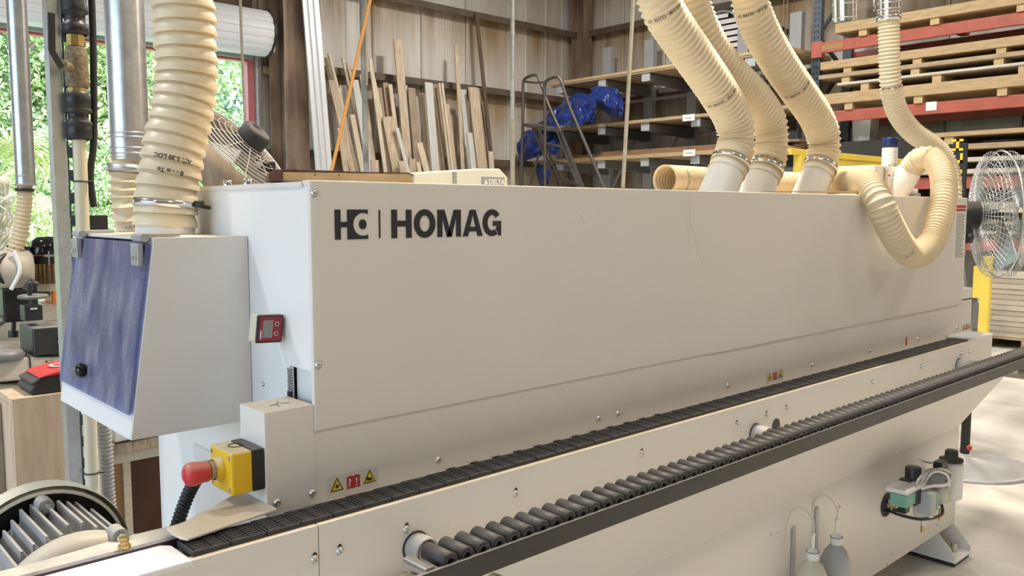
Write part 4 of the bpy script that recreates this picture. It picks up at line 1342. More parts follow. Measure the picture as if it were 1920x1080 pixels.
# --- strut channel with compressed-air drop
YS = 0.95
sx = (-0.173, 0.95, 1.439)[0]
SW, SD = 0.030, 0.041
st = MB()
st.prism([(sx - SW / 2, YS, 0), (sx + SW / 2, YS, 0), (sx + SW / 2, YS + SD, 0), (sx + SW / 2 - 0.008, YS + SD, 0), (sx + SW / 2 - 0.008, YS + SD - 0.003, 0), (sx + SW / 2 - 0.003, YS + SD - 0.003, 0), (sx + SW / 2 - 0.003, YS + 0.003, 0),
          (sx - SW / 2 + 0.003, YS + 0.003, 0), (sx - SW / 2 + 0.003, YS + SD - 0.003, 0), (sx - SW / 2 + 0.008, YS + SD - 0.003, 0), (sx - SW / 2 + 0.008, YS + SD, 0), (sx - SW / 2, YS + SD, 0)], (0, 0, 6.6))
so = thing('strut_channel', (sx, YS, 0), 'galvanised slotted steel channel standing upright beside the extraction box', 'channel')
st.build('channel', 'galv', so)
ss = MB()
xs0, xs1, pt = sx + SW / 2 + 0.001, sx + SW / 2 + 0.020, 0.058
zb_, k = 0.30, 0
ss.box(xs0, xs0 + 0.004, YS - 0.002, YS + 0.002, zb_, 2.6).box(xs1 - 0.006, xs1, YS - 0.002, YS + 0.002, zb_, 2.6)
while zb_ < 2.58:
    ss.box(xs0 + 0.004, xs1 - 0.006, YS - 0.002, YS + 0.002, zb_, zb_ + 0.028)      # the web between two slots
    zb_ += pt
ss.build('slotted_side', 'rack_blue', so)

pv = thing('air_drop_pipe', ((-0.138, 0.93, 1.217)[0], 0.93, 0.0), 'cream plastic air pipe with black couplings and a brass ball valve', 'pipe')
px = lambda a: None
xa, xb2 = (-0.129, 0.93, 2.028), (-0.139, 0.93, 0.821)


def pxy(z):
    k = (z - xb2[2]) / (xa[2] - xb2[2])
    return V(xb2[0] + (xa[0] - xb2[0]) * k, 0.93, z)


_zz = [(-80, (-0.111, 0.93, 2.135)[2]), (150, (-0.124, 0.93, 1.831)[2]), (350, (-0.136, 0.93, 1.561)[2]), (600, (-0.15, 0.93, 1.218)[2]), (850, (-0.165, 0.93, 0.869)[2]), (1080, (-0.179, 0.93, 0.541)[2])]


def zz(r):
    for (a, za), (b_, zb2) in zip(_zz, _zz[1:]):
        if r <= b_:
            return za + (zb2 - za) * (r - a) / (b_ - a)
    return zb2


MB().cyl(pxy(zz(948)), pxy(zz(262)), 0.0165, n=20).build('pipe', 'pvc', pv)
cl = MB().lathe([(0.0275, 0), (0.0305, 0.006), (0.0305, 0.045), (0.024, 0.050), (0.024, 0.072), (0.0305, 0.076), (0.0315, 0.115), (0.026, 0.120)], pxy(zz(262)), (0, 0, 1), 24)
cl.build('coupling', 'black_plastic', pv)
MB().lathe([(0.031, 0), (0.0325, 0.003), (0.0325, 0.007), (0.031, 0.010)], pxy(zz(212)), (0, 0, 1), 24).build('coupling_rim', 'rail_black', pv)
MB().lathe([(0.031, 0), (0.0325, 0.003), (0.0325, 0.007), (0.031, 0.010)], pxy(zz(236)), (0, 0, 1), 24).build('coupling_rim', 'rail_black', pv)
MB().cyl(pxy(zz(180)), pxy(zz(162)), 0.0225, n=8, smooth=False).build('valve_nut', 'brass', pv)
MB().lathe([(0.025, 0), (0.027, 0.004), (0.028, 0.03), (0.0275, 0.05), (0.0270, 0.075), (0.0245, 0.098), (0.022, 0.10)], pxy(zz(165)), (0, 0, 1), 20).build('valve_body', 'brass_dusty', pv)
MB().cyl(pxy(zz(88)), pxy(zz(66)), 0.0215, n=8, smooth=False).build('valve_nut', 'brass', pv)
q = pxy(zz(130))
MB().cyl(q, q + V(-0.034, -0.030, 0), 0.011, n=12).cyl(q + V(-0.034, -0.030, 0), q + V(-0.042, -0.037, 0), 0.014, n=6).build('valve_stem', 'brass_dusty', pv)
hq = V((-0.177, 0.885, 1.849))
MB().bar(hq, (-0.199, 0.88, 1.887), 0.016, 0.003, (0, -1, 0)).bar((-0.199, 0.88, 1.885), (-0.196, 0.88, 1.978), 0.016, 0.007, (0, -1, 0)).build('valve_handle', 'rail_black', pv, 0.002)
MB().lathe([(0.027, 0), (0.031, 0.005), (0.031, 0.026), (0.024, 0.030), (0.024, 0.050), (0.0315, 0.054), (0.0315, 0.060), (0.030, 0.075), (0.028, 0.08), (0.028, 0.5)], pxy(zz(66)), (0, 0, 1), 24).build('coupling', 'black_plastic', pv)
for py in (340, 890):
    MB().torus(pxy(zz(py)), (0, 0, 1), 0.0175, 0.0022, 24, 6).cyl(pxy(zz(py)) + V(0.014, -0.016, 0), pxy(zz(py)) + V(0.024, -0.016, 0), 0.003, n=6).build('cable_tie', 'black_plastic', pv)
MB().lathe([(0.0155, -0.01), (0.0175, 0.0), (0.0178, 0.022), (0.0165, 0.024)], pxy(zz(968)), (0, 0, 1), 20).build('end_collar', 'black_plastic', pv)
MB().cyl(pxy(zz(1000)), pxy(zz(966)), 0.0145, n=14).build('end_fitting', 'steel', pv)
MB().tube(spline([pxy(zz(-60)) + V(0.044, 0.01, 0), pxy(zz(80)) + V(0.044, 0.01, 0), pxy(zz(250)) + V(0.038, 0.01, 0), pxy(zz(330)) + V(0.026, 0.01, 0), pxy(zz(400)) + V(0.034, 0.012, 0)], 0.02), 0.0085, n=10).build('black_cable', 'black_rubber', pv)
q = pxy(zz(425)) + V(0.050, 0.05, 0)
MB().box(q.x - 0.022, q.x + 0.022, q.y - 0.02, q.y + 0.02, q.z - 0.02, q.z + 0.03).box(q.x - 0.02, q.x + 0.032, q.y - 0.025, q.y + 0.025, q.z - 0.028, q.z - 0.018).build('cable_gland_box', 'rail_black', pv, 0.003)

# grey corrugated conduit beside the pipe
cpt = [(-0.091, 0.98, 0.947), (-0.087, 0.98, 0.843), (-0.086, 0.98, 0.738), (-0.081, 0.98, 0.639), (-0.074, 0.98, 0.569), (-0.066, 0.98, 0.491), ((-0.059, 0.98, 0.458)[0], 0.98, 0.35)]
cc = spline(cpt, 0.0028)
o = MB().tube(cc, 0.017, n=16, rfun=lambda i, t: 0.0165 + 0.0022 * math.sin(i * PI / 2)).build('grey_conduit', 'conduit_grey')
tag(o, 'grey corrugated conduit running down beside the cream air pipe', 'conduit')

# --- galvanised ducts at the left with their hoses
dx = (0.45, 2.3, 1.932)
duct = thing('duct_pipe', (dx[0], 2.3, (0.44, 2.3, 1.689)[2]), 'wide galvanised duct with hose behind the thick cream hose', 'duct')
rD = 0.077
MB().cyl((dx[0], 2.3, (0.441, 2.3, 1.712)[2]), (dx[0], 2.3, 6.6), rD, n=28).build('duct', 'galv', duct)
for rz in ((0.445, 2.3, 1.822)[2], (0.444, 2.3, 1.804)[2], (0.443, 2.3, 1.76)[2], (0.442, 2.3, 1.738)[2]):
    MB().torus((dx[0], 2.3, rz), (0, 0, 1), rD, 0.004, 28, 6).build('duct_ring', 'galv', duct)
pts = [(0.437, 2.3, 1.72), (0.432, 2.3, 1.645), (0.431, 2.3, 1.567), (0.438, 2.3, 1.489), (0.48, 2.35, 1.397), (0.554, 2.45, 1.299), (0.643, 2.55, 1.143)]
mb, c = hose_mesh(pts, 0.066, 0.034, 0.007, 24)
crease(mb.build('duct_hose', 'hose_dusty', duct), mb.sharp)
b = MB(); band(b, c, 8, 0.078, 0.03); b.build('hose_clamp', 'galv', duct)
t = MB(); wrap_text(t, c, 46, 0.078, 'AIR 6.00', 0.02, toward(c[46])); t.build('hose_print', 'print_grey', duct)

dx = (0.123, 2.6, 1.932)
duct = thing('duct_pipe', (dx[0], 2.6, (0.107, 2.6, 1.578)[2]), 'slim galvanised duct with hose at the left edge', 'duct')
rD = 0.038
MB().cyl((dx[0], 2.6, (0.108, 2.6, 1.611)[2]), (dx[0], 2.6, 6.6), rD, n=24).build('duct', 'galv', duct)
MB().torus((dx[0], 2.6, (0.11, 2.6, 1.645)[2]), (0, 0, 1), rD, 0.003, 24, 6).torus((dx[0], 2.6, (0.108, 2.6, 1.609)[2]), (0, 0, 1), rD * 1.02, 0.004, 24, 6).build('duct_ring', 'galv_dull', duct)
pts = [(0.118, 2.6, 1.605), (0.116, 2.6, 1.551), (0.109, 2.6, 1.489), (0.096, 2.6, 1.422), (0.078, 2.6, 1.355), (0.052, 2.6, 1.289)]
mb, c = hose_mesh(pts, 0.031, 0.0175, 0.0030, 20)
crease(mb.build('duct_hose', 'hose_dusty', duct), mb.sharp)
b = MB(); band(b, c, 6, 0.036, 0.015); b.build('hose_clamp', 'black_plastic', duct)

# --- shaper with power feeder in the left background
fd = thing('power_feeder', (0.21, 2.7, 1.113), 'power feeder with black capped ribbed motor in the left background', 'feeder')
q = V((0.222, 2.7, 1.277))
zt_, zm, zl = (0.227, 2.7, 1.388)[2], (0.223, 2.7, 1.306)[2], (0.217, 2.7, 1.183)[2]
MB().lathe([(0.072, zm - 0.035), (0.074, zm), (0.074, zt_ - 0.06), (0.066, zt_ - 0.02), (0.045, zt_ - 0.003), (0, zt_)], (q.x, q.y, 0), n=28).build('motor_cap', 'black_gloss', fd)
MB().cyl((q.x, q.y, zl), (q.x, q.y, zm), 0.060, n=20).build('motor_core', 'fin_brown', fd)
for k in range(24):
    a = k * 2 * PI / 24
    dr = V(math.cos(a), math.sin(a), 0)
    MB().obox(V(q.x, q.y, (zl + zm) / 2) + dr * 0.064, dr * 0.007, V(-dr.y, dr.x, 0) * 0.0035, V(0, 0, (zm - zl) / 2)).build('motor_rib', 'fin_brown', fd)
MB().torus((q.x, q.y, zm - 0.0), (0, 0, 1), 0.0745, 0.002, 28, 5).build('red_ring', 'print_red', fd)
f = toward(q); f.z = 0; f.normalize()
MB().obox(V(q.x, q.y, zm + 0.0) + f * 0.075, V(f.y, -f.x, 0) * 0.018, V(0, 0, 0.005), f * 0.002).obox(V(q.x, q.y, zm - 0.01) + f * 0.075, V(f.y, -f.x, 0) * 0.003, V(0, 0, 0.03), f * 0.001).build('badge', 'steel', fd)
MB().box(q.x - 0.115, q.x - 0.075, q.y - 0.03, q.y + 0.03, zl + 0.0, zm + 0.04).build('switch_box', 'black_plastic', fd, 0.004)
MB().cyl((q.x, q.y, zl - 0.035), (q.x, q.y, zl), 0.052, n=20).build('gear_neck', 'pvc', fd)
q2 = V((0.06, 2.6, 1.255))
MB().lathe([(0.06, -0.14), (0.075, -0.10), (0.082, 0.0), (0.078, 0.06), (0.06, 0.075), (0, 0.08)], q2, (1, -0.2, 0), 24).build('feeder_head', 'beige_machine', fd)
MB().torus(q2 + V(-0.03, -0.03, 0.005), (0.6, -0.8, 0), 0.055, 0.012, 24, 8).build('clamp_ring', 'black_plastic', fd)
MB().tube(spline([q2 + V(-0.01, -0.07, 0.08), q2 + V(0.005, -0.085, 0.0), q2 + V(-0.03, -0.08, -0.08)], 0.01), 0.008, n=8).build('white_cable', 'can_white', fd)
MB().box(q2.x - 0.05, q2.x + 0.08, q2.y - 0.03, q2.y + 0.05, q2.z - 0.22, q2.z - 0.08).build('feeder_arm', 'black_plastic', fd, 0.006)
qk = V((0.072, 2.6, 1.346))
MB().cyl(qk, qk + V(0, 0, 0.03), 0.010, n=10).cyl(qk + V(-0.03, 0.01, 0.006), qk + V(0.035, -0.01, 0.006), 0.0045, n=8).cyl(qk + V(0, 0, -0.03), qk, 0.028, n=14).build('clamp_lever', 'black_plastic', fd)
MB().tube(spline([(0.083, 2.5, 1.17), (0.104, 2.5, 1.202), (0.133, 2.5, 1.178)], 0.02), 0.018, n=8).build('feeder_joint', 'rail_black', fd)

sh = thing('shaper', ((0.087, 2.5, 0.823)[0], 2.7, 0), 'beige shaper with handwheel on a dark gearbox behind the plywood cabinet', 'machine')
q = V((0.071, 2.35, 1.158))
wh = MB().torus(q, (0, 0, 1), 0.048, 0.008, 32, 8)
wh.build('handwheel', 'wheel_grey', sh)
for k in range(3):
    a = k * 2 * PI / 3
    MB().bar(q, q + V(math.cos(a), math.sin(a), 0) * 0.046, 0.010, 0.006).build('wheel_spoke', 'wheel_grey', sh)
hp = q + V(-0.020, -0.035, 0.0)
MB().lathe([(0.006, 0.0), (0.008, 0.01), (0.010, 0.04), (0.010, 0.058), (0.005, 0.064)], hp, n=12).build('wheel_handle', 'black_plastic', sh)
MB().cyl(q - V(0, 0, 0.05), q + V(0, 0, 0.005), 0.017, n=14).build('wheel_shaft', 'black_plastic', sh)
b0 = V((0.064, 2.35, 1.094))
MB().box(b0.x - 0.032, b0.x + 0.032, 2.32, 2.40, b0.z - 0.03, b0.z + 0.03).build('gear_neck', 'black_plastic', sh, 0.003)
MB().box(b0.x - 0.012, b0.x + 0.012, 2.315, 2.32, b0.z + 0.015, b0.z + 0.022).build('gear_tag', 'can_white', sh)
gx0, gx1 = (0.047, 2.28, 0.988)[0], (0.217, 2.28, 0.97)[0]
gz0, gz1 = (0.097, 2.28, 0.926)[2], (0.102, 2.28, 1.042)[2]
MB().prism([(gx0, 2.28, gz0), (gx1, 2.28, gz0), (gx1, 2.28, gz1), (gx0, 2.28, gz1)], (0, 0.22, 0)).build('gearbox', 'gear_black', sh, 0.012, 3)
MB().cyl((0.141, 2.275, 0.978), V((0.141, 2.275, 0.978)) - V(0, 0.01, 0), 0.010, n=12).build('gearbox_plug', 'steel', sh)
by0 = 2.29
MB().prism([(-0.173, 2.3, 0.906), (0.037, 2.3, 0.927), (0.037, 2.3, 0.833), (-0.176, 2.3, 0.841)], (0, 0.7, 0)).build('table_edge', 'beige_machine', sh, 0.01)
MB().prism([(0.039, 2.29, 0.923), (0.237, 2.29, 0.904), (0.229, 2.29, 0.701), (0.046, 2.29, 0.768)], (0, 0.6, 0)).build('cast_arm', 'beige_machine', sh, 0.008)
MB().prism([(-0.171, 2.33, 0.836), (0.163, 2.33, 0.793), ((0.163, 2.33, 0.793)[0], 2.33, 0.0), ((-0.171, 2.33, 0.836)[0], 2.33, 0.0)], (0, 0.7, 0)).build('machine_base', 'beige_machine', sh, 0.01)
MB().cyl((0.116, 2.285, 0.887), V((0.116, 2.285, 0.887)) - V(0, 0.012, 0), 0.0075, n=12).build('arm_bolt', 'fin_brown', sh)
MB().cyl((0.091, 2.285, 0.901), V((0.091, 2.285, 0.901)) - V(0, 0.004, 0), 0.004, n=10).build('arm_hole', 'black_plastic', sh)
MB().lathe([(0.075, 0), (0.08, 0.02), (0.06, 0.035), (0, 0.04)], (-0.041, 2.35, 0.921), n=24).build('round_cap', 'wheel_grey', sh)
MB().box((0.23, 2.9, 1.059)[0], (0.394, 2.9, 1.046)[0], 2.9, 3.2, (0.278, 2.9, 1.03)[2], (0.28, 2.9, 1.075)[2]).build('table_insert', 'cream_machine', sh, 0.003)
MB().box((0.045, 2.95, 0.911)[0], (0.4, 2.95, 0.874)[0], 2.95, 3.3, (0.193, 2.95, 0.845)[2], (0.201, 2.95, 1.032)[2]).build('rear_table', 'cream_machine', sh, 0.006)
MB().cyl((-0.018, 2.6, 1.056), (0.084, 2.6, 1.052), 0.010, n=10).build('side_rod', 'steel', sh)
MB().cyl((0.047, 2.6, 0.985), (0.056, 2.6, 1.086), 0.009, n=10).cyl((0.046, 2.6, 0.969), (0.048, 2.6, 0.996), 0.02, n=12).cyl((0.023, 2.6, 1.102), (0.071, 2.6, 1.108), 0.012, n=10).build('clamp_post', 'black_plastic', sh)
for k, (a, b2, mm) in enumerate([((0.01, 2.7, 1.012), (0.083, 2.7, 1.075), 'steel'), ((0.045, 2.8, 1.117), (0.108, 2.8, 1.141), 'conduit_grey'), ((0.027, 2.7, 1.171), (0.076, 2.7, 1.141), 'black_plastic'), ((0.033, 2.75, 1.087), (0.071, 2.75, 1.119), 'print_red')]):
    MB().bar(a, b2, 0.05, 0.02).build('fixture_bar', mm, sh, 0.003)
MB().box((0.11, 2.8, 1.183)[0], (0.248, 2.8, 1.175)[0], 2.8, 2.95, (0.17, 2.8, 1.108)[2], (0.174, 2.8, 1.199)[2]).build('feeder_carriage', 'black_plastic', sh, 0.01)
ob = MB().box((0.265, 2.85, 1.122)[0], (0.337, 2.85, 1.117)[0], 2.85, 3.0, (0.29, 2.85, 1.066)[2], (0.294, 2.85, 1.177)[2])
tag(ob.build('orange_tool_case', 'orange_plastic', None, 0.012), 'orange plastic case on the shaper table behind the steel channel', 'case')

# --- plywood cabinet with a red and black binder, modelled like a soft bag
yc = 1.22
x0, x1, zt2 = (-0.255, 1.22, 0.988)[0], (-0.116, 1.22, 0.915)[0], (-0.184, 1.22, 0.977)[2]
x1 = -0.105
cb = thing('plywood_cabinet', ((x0 + x1) / 2, yc, 0), 'pale plywood cabinet under the red and black binder', 'cabinet')
MB().box(x0, x1, yc, yc + 0.018, 0, zt2).build('front_panel', 'wood_birch', cb, 0.001)
MB().box(x1 + 0.0005, x1 + 0.018, yc, yc + 0.17, 0, zt2 - 0.005).build('side_panel', 'wood_birch_edge', cb, 0.001)
MB().box(x0, x1, yc + 0.018, yc + 0.17, zt2 - 0.02, zt2).build('top_panel', 'wood_birch', cb, 0.001)
MB().box(x0, x0 + 0.018, yc + 0.019, yc + 0.17, 0, zt2 - 0.021).build('side_panel', 'wood_birch', cb)
nl = MB()
for p in [(38, 758), (65, 775), (107, 792), (37, 836), (73, 859), (111, 882)]:
    pass
for p in [(-0.241, 1.22, 0.968), (-0.198, 1.22, 0.938), (-0.144, 1.22, 0.9), (-0.242, 1.22, 0.842), (-0.195, 1.22, 0.799), (-0.145, 1.22, 0.752)]:
    MB().cyl(V(p) - V(0, 0.0015, 0), V(p) + V(0, 0.001, 0), 0.0018, n=8).build('nail_head', 'print_grey', cb)
pb_ = MB().box((-0.296, 1.35, 0.726)[0], x0 - 0.004, 1.35, 1.37, 0, (-0.245, 1.35, 0.945)[2])
tag(pb_.build('plywood_offcut', 'wood_birch_edge'), 'sheet of plywood standing left of the plywood cabinet', 'board')
bq = V((-0.138, 1.3, 0.953)); bq.z = zt2
bg = thing('binder', bq, 'red and black binder on the plywood cabinet', 'bag')
o1 = MB()
prof = [(-0.09, 0.0), (-0.10, 0.012), (-0.085, 0.028), (-0.095, 0.038), (-0.07, 0.05), (0.0, 0.062), (0.10, 0.058), (0.12, 0.0)]
o1.prism([V(bq.x + 0.03 + a, 1.235, zt2 + h_ * 0.95) for a, h_ in prof], (0, 0.155, 0))
o1.build('binder_body', 'dusty_black', bg, 0.006)
o2 = MB().prism([V(bq.x + 0.03 + a, 1.228, zt2 + h_) for a, h_ in [(-0.075, 0.049), (-0.06, 0.056), (0.0, 0.068), (0.10, 0.062), (0.10, 0.05), (0.0, 0.055)]], (0, 0.16, 0))
o2.build('binder_cover', 'binder_red', bg, 0.003)
MB().lathe([(0.024, 0), (0.034, 0), (0.034, 0.0008), (0.024, 0.0008)], (bq.x + 0.035, 1.31, zt2 + 0.0672), (0, 0, 1), 28, True, True).build('binder_emblem', 'can_white', bg)

# --- brown cabinet between the conduit and the machine
ym = 1.32
xx0, xx1 = (0.02, 1.32, 0.663)[0], (0.204, 1.32, 0.623)[0]
zt3 = (0.095, 1.32, 0.754)[2]
bc = thing('open_cabinet', ((xx0 + xx1) / 2, ym, 0), 'dark brown open cabinet with white edging behind the grey conduit', 'cabinet')
MB().box(xx0, xx1, ym, ym + 0.5, zt3 - 0.045, zt3 - 0.012).build('top_rail', 'wood_ply_pale', bc, 0.001)
MB().box(xx0, xx1, ym - 0.01, ym + 0.5, zt3 - 0.012, zt3 + 0.022).build('worktop', 'wood_birch_edge', bc, 0.003)
MB().box((0.032, 1.32, 0.661)[0], (0.062, 1.32, 0.654)[0], ym + 0.01, ym + 0.03, 0, zt3 - 0.045).build('side_panel', 'tan_laminate', bc)
MB().box((0.062, 1.32, 0.654)[0], (0.085, 1.32, 0.649)[0], ym, ym + 0.5, 0, zt3 - 0.045).build('divider', 'wood_ply_pale', bc, 0.001)
MB().box((0.085, 1.32, 0.649)[0], xx1, ym + 0.06, ym + 0.08, 0, zt3 - 0.045).build('back_panel', 'brown_laminate', bc)
pr = thing('paper_stack', (xx1 - 0.1, ym + 0.1, zt3 + 0.022), 'grey white folded sheet lying on the dark brown cabinet', 'sheet')
MB().prism([V(xx0 + 0.02, ym - 0.005, zt3 + 0.024), V(xx1 - 0.005, ym - 0.005, zt3 + 0.040), V(xx1 - 0.005, ym - 0.005, zt3 + 0.070), V(xx0 + 0.02, ym - 0.005, zt3 + 0.062)], (0, 0.35, 0)).build('sheet', 'door_white', pr, 0.002)
MB().prism([V(xx0 + 0.02, ym - 0.012, zt3 + 0.0225), V(xx0 + 0.10, ym - 0.012, zt3 + 0.0235), V(xx1 - 0.005, ym - 0.012, zt3 + 0.038), V(xx1 - 0.005, ym - 0.012, zt3 + 0.042), V(xx0 + 0.10, ym - 0.012, zt3 + 0.030), V(xx0 + 0.02, ym - 0.012, zt3 + 0.027)], (0, 0.01, 0)).build('sheet_edge', 'black_plastic', pr)

# --- tilted drum fan behind the hood
fcn = V((0.644, 1.75, 1.696))
fa = thing('drum_fan', V(fcn.x, fcn.y, 0), 'dusty wire-cage fan tilted upward behind the hood', 'fan')
ax = V(0.47, -0.55, 0.69).normalized()           # the motor side looks to the upper right
Rf = 0.25
s1 = ax.orthogonal().normalized(); s2 = ax.cross(s1)
MB().lathe([(Rf, -0.07), (Rf + 0.004, -0.07), (Rf + 0.004, 0.055), (Rf, 0.055)], fcn, ax, 48, True, True).build('fan_rim', 'board_c', fa)
for off, hh in ((0.05, 0.055), (-0.17, -0.05)):
    for k, r_ in enumerate([0.06, 0.085, 0.11, 0.135, 0.16, 0.18, 0.20, 0.22, 0.24]):
        dome = off * (1 - (r_ / Rf) ** 2) + (0.055 if off > 0 else -0.07)
        MB().torus(fcn + ax * dome, ax, r_, 0.0022, 40, 4).build('cage_ring', 'galv_dull', fa)
    w_ = MB()
    for k in range(12):
        a = k * PI / 6
        dr = s1 * math.cos(a) + s2 * math.sin(a)
        pts = [fcn + dr * r_ + ax * (off * (1 - (r_ / Rf) ** 2) + (0.055 if off > 0 else -0.07)) for r_ in (0.04, 0.10, 0.16, 0.22, Rf)]
        MB().tube(pts, 0.002, n=5).build('cage_spoke', 'pole_tan', fa)
for k in range(4):
    a = k * PI / 2 + 0.4
    dr = s1 * math.cos(a) + s2 * math.sin(a); tn = ax.cross(dr)
    MB().add([fcn + dr * 0.03 - tn * 0.02 + ax * -0.02, fcn + dr * 0.03 + tn * 0.02 + ax * -0.04, fcn + dr * 0.22 + tn * 0.09 - ax * 0.06, fcn + dr * 0.23 - tn * 0.04 - ax * 0.01,
              fcn + dr * 0.03 - tn * 0.02 + ax * -0.017, fcn + dr * 0.03 + tn * 0.02 + ax * -0.037, fcn + dr * 0.22 + tn * 0.09 - ax * 0.057, fcn + dr * 0.23 - tn * 0.04 - ax * 0.007],
             [(0, 1, 2, 3), (7, 6, 5, 4), (0, 4, 5, 1), (1, 5, 6, 2), (2, 6, 7, 3), (3, 7, 4, 0)]).build('fan_blade', 'galv_dull', fa)
mq = fcn + ax * 0.10
MB().lathe([(0.0, -0.03), (0.050, -0.03), (0.060, -0.01), (0.060, 0.05), (0.052, 0.062), (0.034, 0.064), (0.032, 0.058), (0.0, 0.058)], mq, ax, 28).build('motor', 'dusty_black', fa)
MB().box(mq.x + 0.035, mq.x + 0.085, mq.y - 0.05, mq.y + 0.01, mq.z - 0.115, mq.z - 0.075).build('switch_box', 'black_plastic', fa, 0.004)
MB().cyl(mq + V(0.02, -0.03, -0.085), mq + V(0.04, -0.03, -0.065), 0.016, n=12).build('switch_collar', 'chrome', fa)
for s in (-1, 1):
    MB().tube(spline([fcn + s2 * s * (Rf + 0.01), fcn + s2 * s * (Rf + 0.02) + V(0, 0, -0.2), V(fcn.x, fcn.y, 0.6) + s2 * s * 0.2, V(fcn.x, fcn.y, 0.02) + V(s2.x, s2.y, 0) * s * 0.3], 0.03), 0.016, n=10).build('stand_leg', 'black_plastic', fa)


# ================================================================== far end of the hall
# --- boards leaning on the back wall: top point, lower visible point, width, material
def lean(name, T, B, w, th, mm, label, group):
    T, B = V(T), V(B)
    d = (T - B).normalized()
    F = B + d * ((0.0 - B.z) / d.z)                 # foot on the floor
    side = d.cross(V(0, -1, 0)).normalized()
    n = side.cross(d).normalized()
    mb = MB().obox((T + F) / 2, d * (T - F).length / 2, side * w / 2, n * th / 2)
    o = mb.build(name, mm)
    return tag(o, label, 'board', group)


